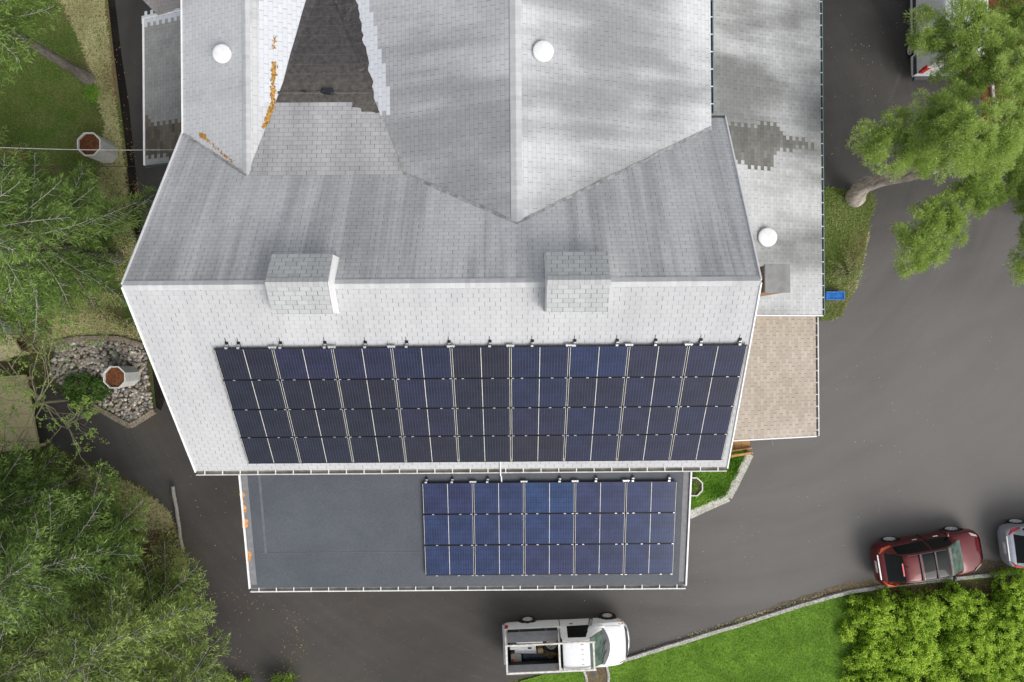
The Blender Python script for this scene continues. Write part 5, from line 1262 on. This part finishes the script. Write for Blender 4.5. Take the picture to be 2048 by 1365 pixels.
pads1 = [(1748,272,7.0,.72,.05),(1775,305,7.2,.78,.05),(1790,258,7.3,.55,.04),(1822,300,7.0,.70,-.02),(1852,318,6.6,.70,-.05),(1868,345,6.2,.52,-.06),(1858,275,7.8,.75,.0),(1868,222,7.8,.72,.02),(1893,245,8.2,.62,.03),(1905,295,8.4,.85,.06),(1935,262,8.8,.85,.05),(1950,300,8.0,.62,.0),(1972,320,7.6,.80,.02),(1985,262,8.6,.85,.04),(2025,255,8.2,.85,.02),(2040,205,8.0,.8,.0),(1915,205,7.6,.55,-.05),(2010,310,6.8,.75,-.06),
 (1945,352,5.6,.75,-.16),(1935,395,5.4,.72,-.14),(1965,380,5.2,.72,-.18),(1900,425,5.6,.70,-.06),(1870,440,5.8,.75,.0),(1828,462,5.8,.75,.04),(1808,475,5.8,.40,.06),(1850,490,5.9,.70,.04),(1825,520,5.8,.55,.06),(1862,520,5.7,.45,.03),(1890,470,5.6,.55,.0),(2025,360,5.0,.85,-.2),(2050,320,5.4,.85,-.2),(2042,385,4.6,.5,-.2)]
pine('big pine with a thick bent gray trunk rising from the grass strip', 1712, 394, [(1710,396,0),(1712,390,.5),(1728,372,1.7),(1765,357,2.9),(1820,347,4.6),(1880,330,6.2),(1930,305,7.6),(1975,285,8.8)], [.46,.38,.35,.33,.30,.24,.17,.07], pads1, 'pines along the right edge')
pads2 = [(1905,95,7.2,.75,.0),(1870,62,7.2,.55,.06),(1865,95,7.0,.55,.02),(1838,40,6.6,.36,.14),(1842,78,6.4,.30,.14),(1828,85,6.3,.18,.16),(1895,135,7.0,.62,.0),(1925,160,6.8,.66,-.04),(1945,115,7.6,.80,.03),(1935,50,7.8,.62,.05),(1930,15,7.8,.55,.02),(1975,130,7.4,.66,-.02),(1975,80,7.8,.75,.0),(2010,110,7.6,.70,-.04),(1960,160,6.6,.50,-.06),(2020,150,8.2,.62,.14),(2045,130,8.2,.55,.14),(2040,70,6.0,.95,-.18),(2015,25,5.6,.95,-.20),(2050,15,5.4,.9,-.22),(2035,185,6.4,.7,-.14)]
pine('pine with loose light green boughs overhanging the white van', 2030, 70, [(2030,70,0),(2060,50,2.5),(2085,60,5),(2080,80,7),(2060,90,8.2)], [.32,.3,.26,.18,.06], pads2, 'pines along the right edge')
pads3 = [(2060,430,4.6,.55,.02),(2055,475,5.0,.5,.03),(2052,520,5.2,.55,.06),(2058,560,5.0,.6,.06),(2090,500,5.6,.9,.0),(2095,440,5.6,.9,.0)]
pine('pine of which only the rounded green tips show at the right edge below the others', 2110, 440, [(2110,440,0),(2125,445,2.5),(2140,460,5)], [.22,.2,.1], pads3, 'pines along the right edge')

# leafy shrubs
def shrub(name, label, px, py, r, h, mat, n, seed, group=None, leaf=(.05,.085), stems=14, cat='shrub', oy=1.0, rough=False):
    r_ = np.random.default_rng(seed); bx, by, _ = P(px,py); t = thing(name, label, cat, (bx,by,0), 0, group)
    m = MB(); cl = Cloud(); nc = int(n/34)
    u = r_.uniform(0,1,nc)**.5; a = r_.uniform(0,6.28,nc); ed = 1+.16*np.sin(a*3+seed)+.10*np.sin(a*7+seed*2)
    top = h*np.clip(1-(u*.98)**(4 if rough else 2),0,1)**.5*r_.uniform(.35 if rough else .45,1.08,nc)
    C_ = np.c_[u*r*ed*np.cos(a), u*r*ed*np.sin(a)*oy, top+.04]
    for k in range(stems):
        q = C_[r_.integers(nc)]; m.tube([(q[0]*.1,q[1]*.1,0),(q[0]*.55,q[1]*.55,q[2]*.6),tuple(q)],[.016,.011,.005],4)
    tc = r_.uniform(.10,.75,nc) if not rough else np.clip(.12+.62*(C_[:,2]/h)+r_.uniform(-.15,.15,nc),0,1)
    B = np.repeat(C_,34,0)+r_.normal(0,.055 if rough else .085,(nc*34,3)); N_ = len(B)
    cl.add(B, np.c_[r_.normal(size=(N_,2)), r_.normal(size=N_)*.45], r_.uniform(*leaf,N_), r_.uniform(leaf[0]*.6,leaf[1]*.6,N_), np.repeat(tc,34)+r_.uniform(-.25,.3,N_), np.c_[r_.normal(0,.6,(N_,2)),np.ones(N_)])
    m.build('stems', M['sapling'], t, world=False, fix=False); cl.build('crown', M[mat], t, world=False); return t
SG = 'yellow green shrubs beyond the kerb'
shr = [('shrub nearest the lawn with its left edge over the grass, behind the kerb',1752,1228,1.15,.95),('tall shrub below the rear of the dark red car',1822,1216,.95,1.25),('shrub at the kerb below the hood of the dark red car',1908,1218,1.25,1.0),('shrub at the kerb below the silver gray car',2022,1192,1.30,1.25),
       ('low shrub bordering the open lawn, second down from the kerb',1738,1296,.85,.8),('full shrub in the middle of the mass, below the rear of the red car',1806,1282,1.35,1.25),('bright shrub two rows below the hood of the red car',1916,1284,1.15,1.35),('shrub at the right edge, second down from the kerb',1996,1268,1.40,1.2),
       ('shrub at the bottom edge bordering the open lawn',1752,1366,1.10,.9),('broad shrub at the bottom edge, second from the lawn',1842,1358,1.45,1.05),('shrub at the bottom edge, third from the lawn',1950,1346,1.20,1.4),('shrub in the bottom right corner',2044,1352,1.30,1.0)]
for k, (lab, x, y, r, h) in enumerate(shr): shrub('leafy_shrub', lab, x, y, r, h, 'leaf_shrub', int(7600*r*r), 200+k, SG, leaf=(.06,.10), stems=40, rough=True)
for k, (lab, x, y, r, h) in enumerate((('low sprig shrub at the lawn edge closest to the kerb',1704,1208,.42,.45),('low sprig shrub on the lawn edge left of the hedge mass, upper middle',1690,1262,.40,.4),('low sprig shrub on the lawn edge left of the hedge mass, lower middle',1706,1318,.46,.45),('low sprig shrub on the lawn edge at the bottom of the photo',1694,1356,.40,.4))):
    shrub('leafy_shrub', lab, x, y, r, h, 'leaf_shrub', 1300, 260+k, SG, leaf=(.05,.09), stems=16, rough=True)
shrub('leafy_bush', 'bright green bush at the bottom edge just right of the olive conifer', 575, 1372, .66, 1.3, 'leaf_shrub', 3400, 301, None)
shrub('leafy_bush', 'small bright green bush under the olive conifer boughs at the bottom edge', 482, 1380, .60, 1.1, 'leaf_shrub', 3000, 302, None)
shrub('juniper_bush', 'low dark green juniper spreading over the river stones left of the planter', 178, 782, 1.0, .55, 'juniper', 4200, 303, None, (.06,.12), 16, 'shrub', .8, True)
shrub('weed_tuft', 'bright green weeds at the foot of the leaning bare conifer trunk', 188, 190, .35, .22, 'cover', 900, 304, None, (.04,.07), 5, 'weed')

# arching bare-stemmed shrub in the strip
def arching(label, px, py, n, r, seed):
    pr = random.Random(seed); bx, by, _ = P(px,py); t = thing('arching_shrub', label, 'shrub', (bx,by,0)); m = MB(); cl = Cloud()
    for k in range(n):
        a = pr.uniform(0,6.28); L = r*pr.uniform(.5,1.1); h = pr.uniform(.5,1.0)
        pts = [(L*s*math.cos(a+.3*s),L*s*math.sin(a+.3*s),h*(1.6*s-1.1*s*s)+.05) for s in (0,.25,.5,.75,1)]
        m.tube(pts,[.010,.008,.007,.005,.003],4)
        q = np.array(pts)[rng.integers(1,5,14)]+rng.normal(0,.06,(14,3)); cl.add(q, rng.normal(size=(14,3)), .07,.03, rng.uniform(.2,1,14))
    m.build('stems', M['sapling'], t, world=False, fix=False); cl.build('crown', M['grass_long'], t, world=False)
arching('thin arching shrub spilling over the strip edge above the blue bin', 1690, 545, 60, .95, 9)

# grass and ground cover
VL = PX([(1222,1330),(1258,1320),(1400,1277),(1550,1231),(1700,1188),(1850,1167),(2060,1149),(2060,1380),(1226,1380)])
grassy('lawn_grass', M['grass'], VL, 480, .075, .016, .03, .7, 21, .8)
grassy('lawn_grass', M['grass'], PX([(1005,1375),(1044,1363),(1120,1342),(1161,1334),(1170,1365),(1172,1380)]), 480, .075, .016, .03, .7, 22, .8)
grassy('moss_grass', M['grass_moss'], PX([(-10,-10),(200,-10),(214,110),(232,220),(246,330),(228,420),(100,420),(-10,440)]), 420, .085, .020, .012, .8, 23, 1.1, keep=lambda xy,t: np.clip(t*2.2-.35,0,1))
grassy('strip_grass', M['grass_long'], PX(GREEN), 900, .13, .016, .03, .9, 24, 1.6)
grassy('bed_groundcover', M['cover'], PX([(1372,938),(1490,898),(1488,915),(1470,955),(1452,990),(1376,1022),(1345,1030)]), 2600, .07, .045, .12, 1.1, 25, 3.0)
grassy('pale_groundcover', M['straw'], PX([(120,-5),(206,-5),(214,50),(232,200),(250,330),(262,440),(215,450),(196,380),(200,330),(212,250),(190,170),(172,110),(150,60)]), 1500, .16, .020, .015, 1.6, 26, 2.0, keep=lambda xy,t: np.clip(t*2.4-.10,0,1))
grassy('pale_groundcover', M['straw'], PX([(105,690),(112,610),(150,600),(175,585),(240,590),(275,640),(293,690),(280,688),(240,676),(150,678)]), 1500, .16, .020, .015, 1.6, 27, 2.0, keep=lambda xy,t: np.clip(t*2.4-.05,0,1))
grassy('pale_groundcover', M['straw'], PX([(150,930),(215,945),(290,980),(340,1025),(372,1100),(375,1170),(320,1120),(270,1050),(180,990)]), 1300, .16, .020, .015, 1.6, 28, 2.0, keep=lambda xy,t: np.clip(t*2.4-.2,0,1))
grassy('pale_groundcover', M['straw'], PX([(225,470),(262,445),(275,500),(290,590),(262,590),(235,560)]), 1200, .16, .020, .015, 1.6, 29, 2.0)
def litter(name, mat, poly, n, L=.09, Wd=.028, keep=None):
    xy = scatter(poly, n); t = clumpy(xy, 2.2, n); m = rng.uniform(size=n) < np.clip(t*2.6-.9,0.04,1); xy = xy[m]; n = len(xy)
    c = Cloud(); c.add(np.c_[xy, np.full(n,.012)], np.c_[rng.normal(size=(n,2)), np.abs(rng.normal(size=n))*.12], rng.uniform(L*.5,L*1.5,n), rng.uniform(Wd*.5,Wd*1.3,n), rng.uniform(0,1,n), np.c_[rng.normal(0,.3,(n,2)),np.ones(n)])
    tag(c.build(name, mat), kind='stuff')
litter('leaf_litter', M['straw_brown'], PX([(420,1180),(520,1180),(640,1250),(680,1340),(560,1375),(420,1375)]), 420, .12)
litter('leaf_litter', M['straw_brown'], PX([(226,90),(240,90),(262,240),(280,380),(292,470),(278,470),(262,330),(244,210)]), 600, .10)
litter('leaf_litter', M['straw'], PX([(1252,1308),(1400,1262),(1550,1216),(1700,1172),(1705,1184),(1550,1228),(1400,1274),(1256,1318)]), 1500, .08)
litter('leaf_litter', M['straw_brown'], PX([(1540,1216),(1700,1166),(1850,1140),(2048,1126),(2048,1146),(1850,1164),(1700,1183),(1545,1226)]), 900, .08)
litter('leaf_litter', M['straw'], PX([(1640,628),(1664,640),(1684,630),(1712,578),(1732,500),(1746,430),(1740,430),(1722,540),(1690,610),(1660,632)]), 700, .09)
litter('leaf_litter', M['straw'], PX([(330,900),(1000,1180),(1240,1220),(1700,1100),(2040,700),(2040,600),(1700,700),(1500,1000),(1390,1060),(1370,1190),(480,1190)]), 300, .045, .025)
litter('leaf_litter', M['straw'], PX([(1660,10),(1800,10),(1800,190),(1690,360),(1660,370)]), 120, .06, .02)
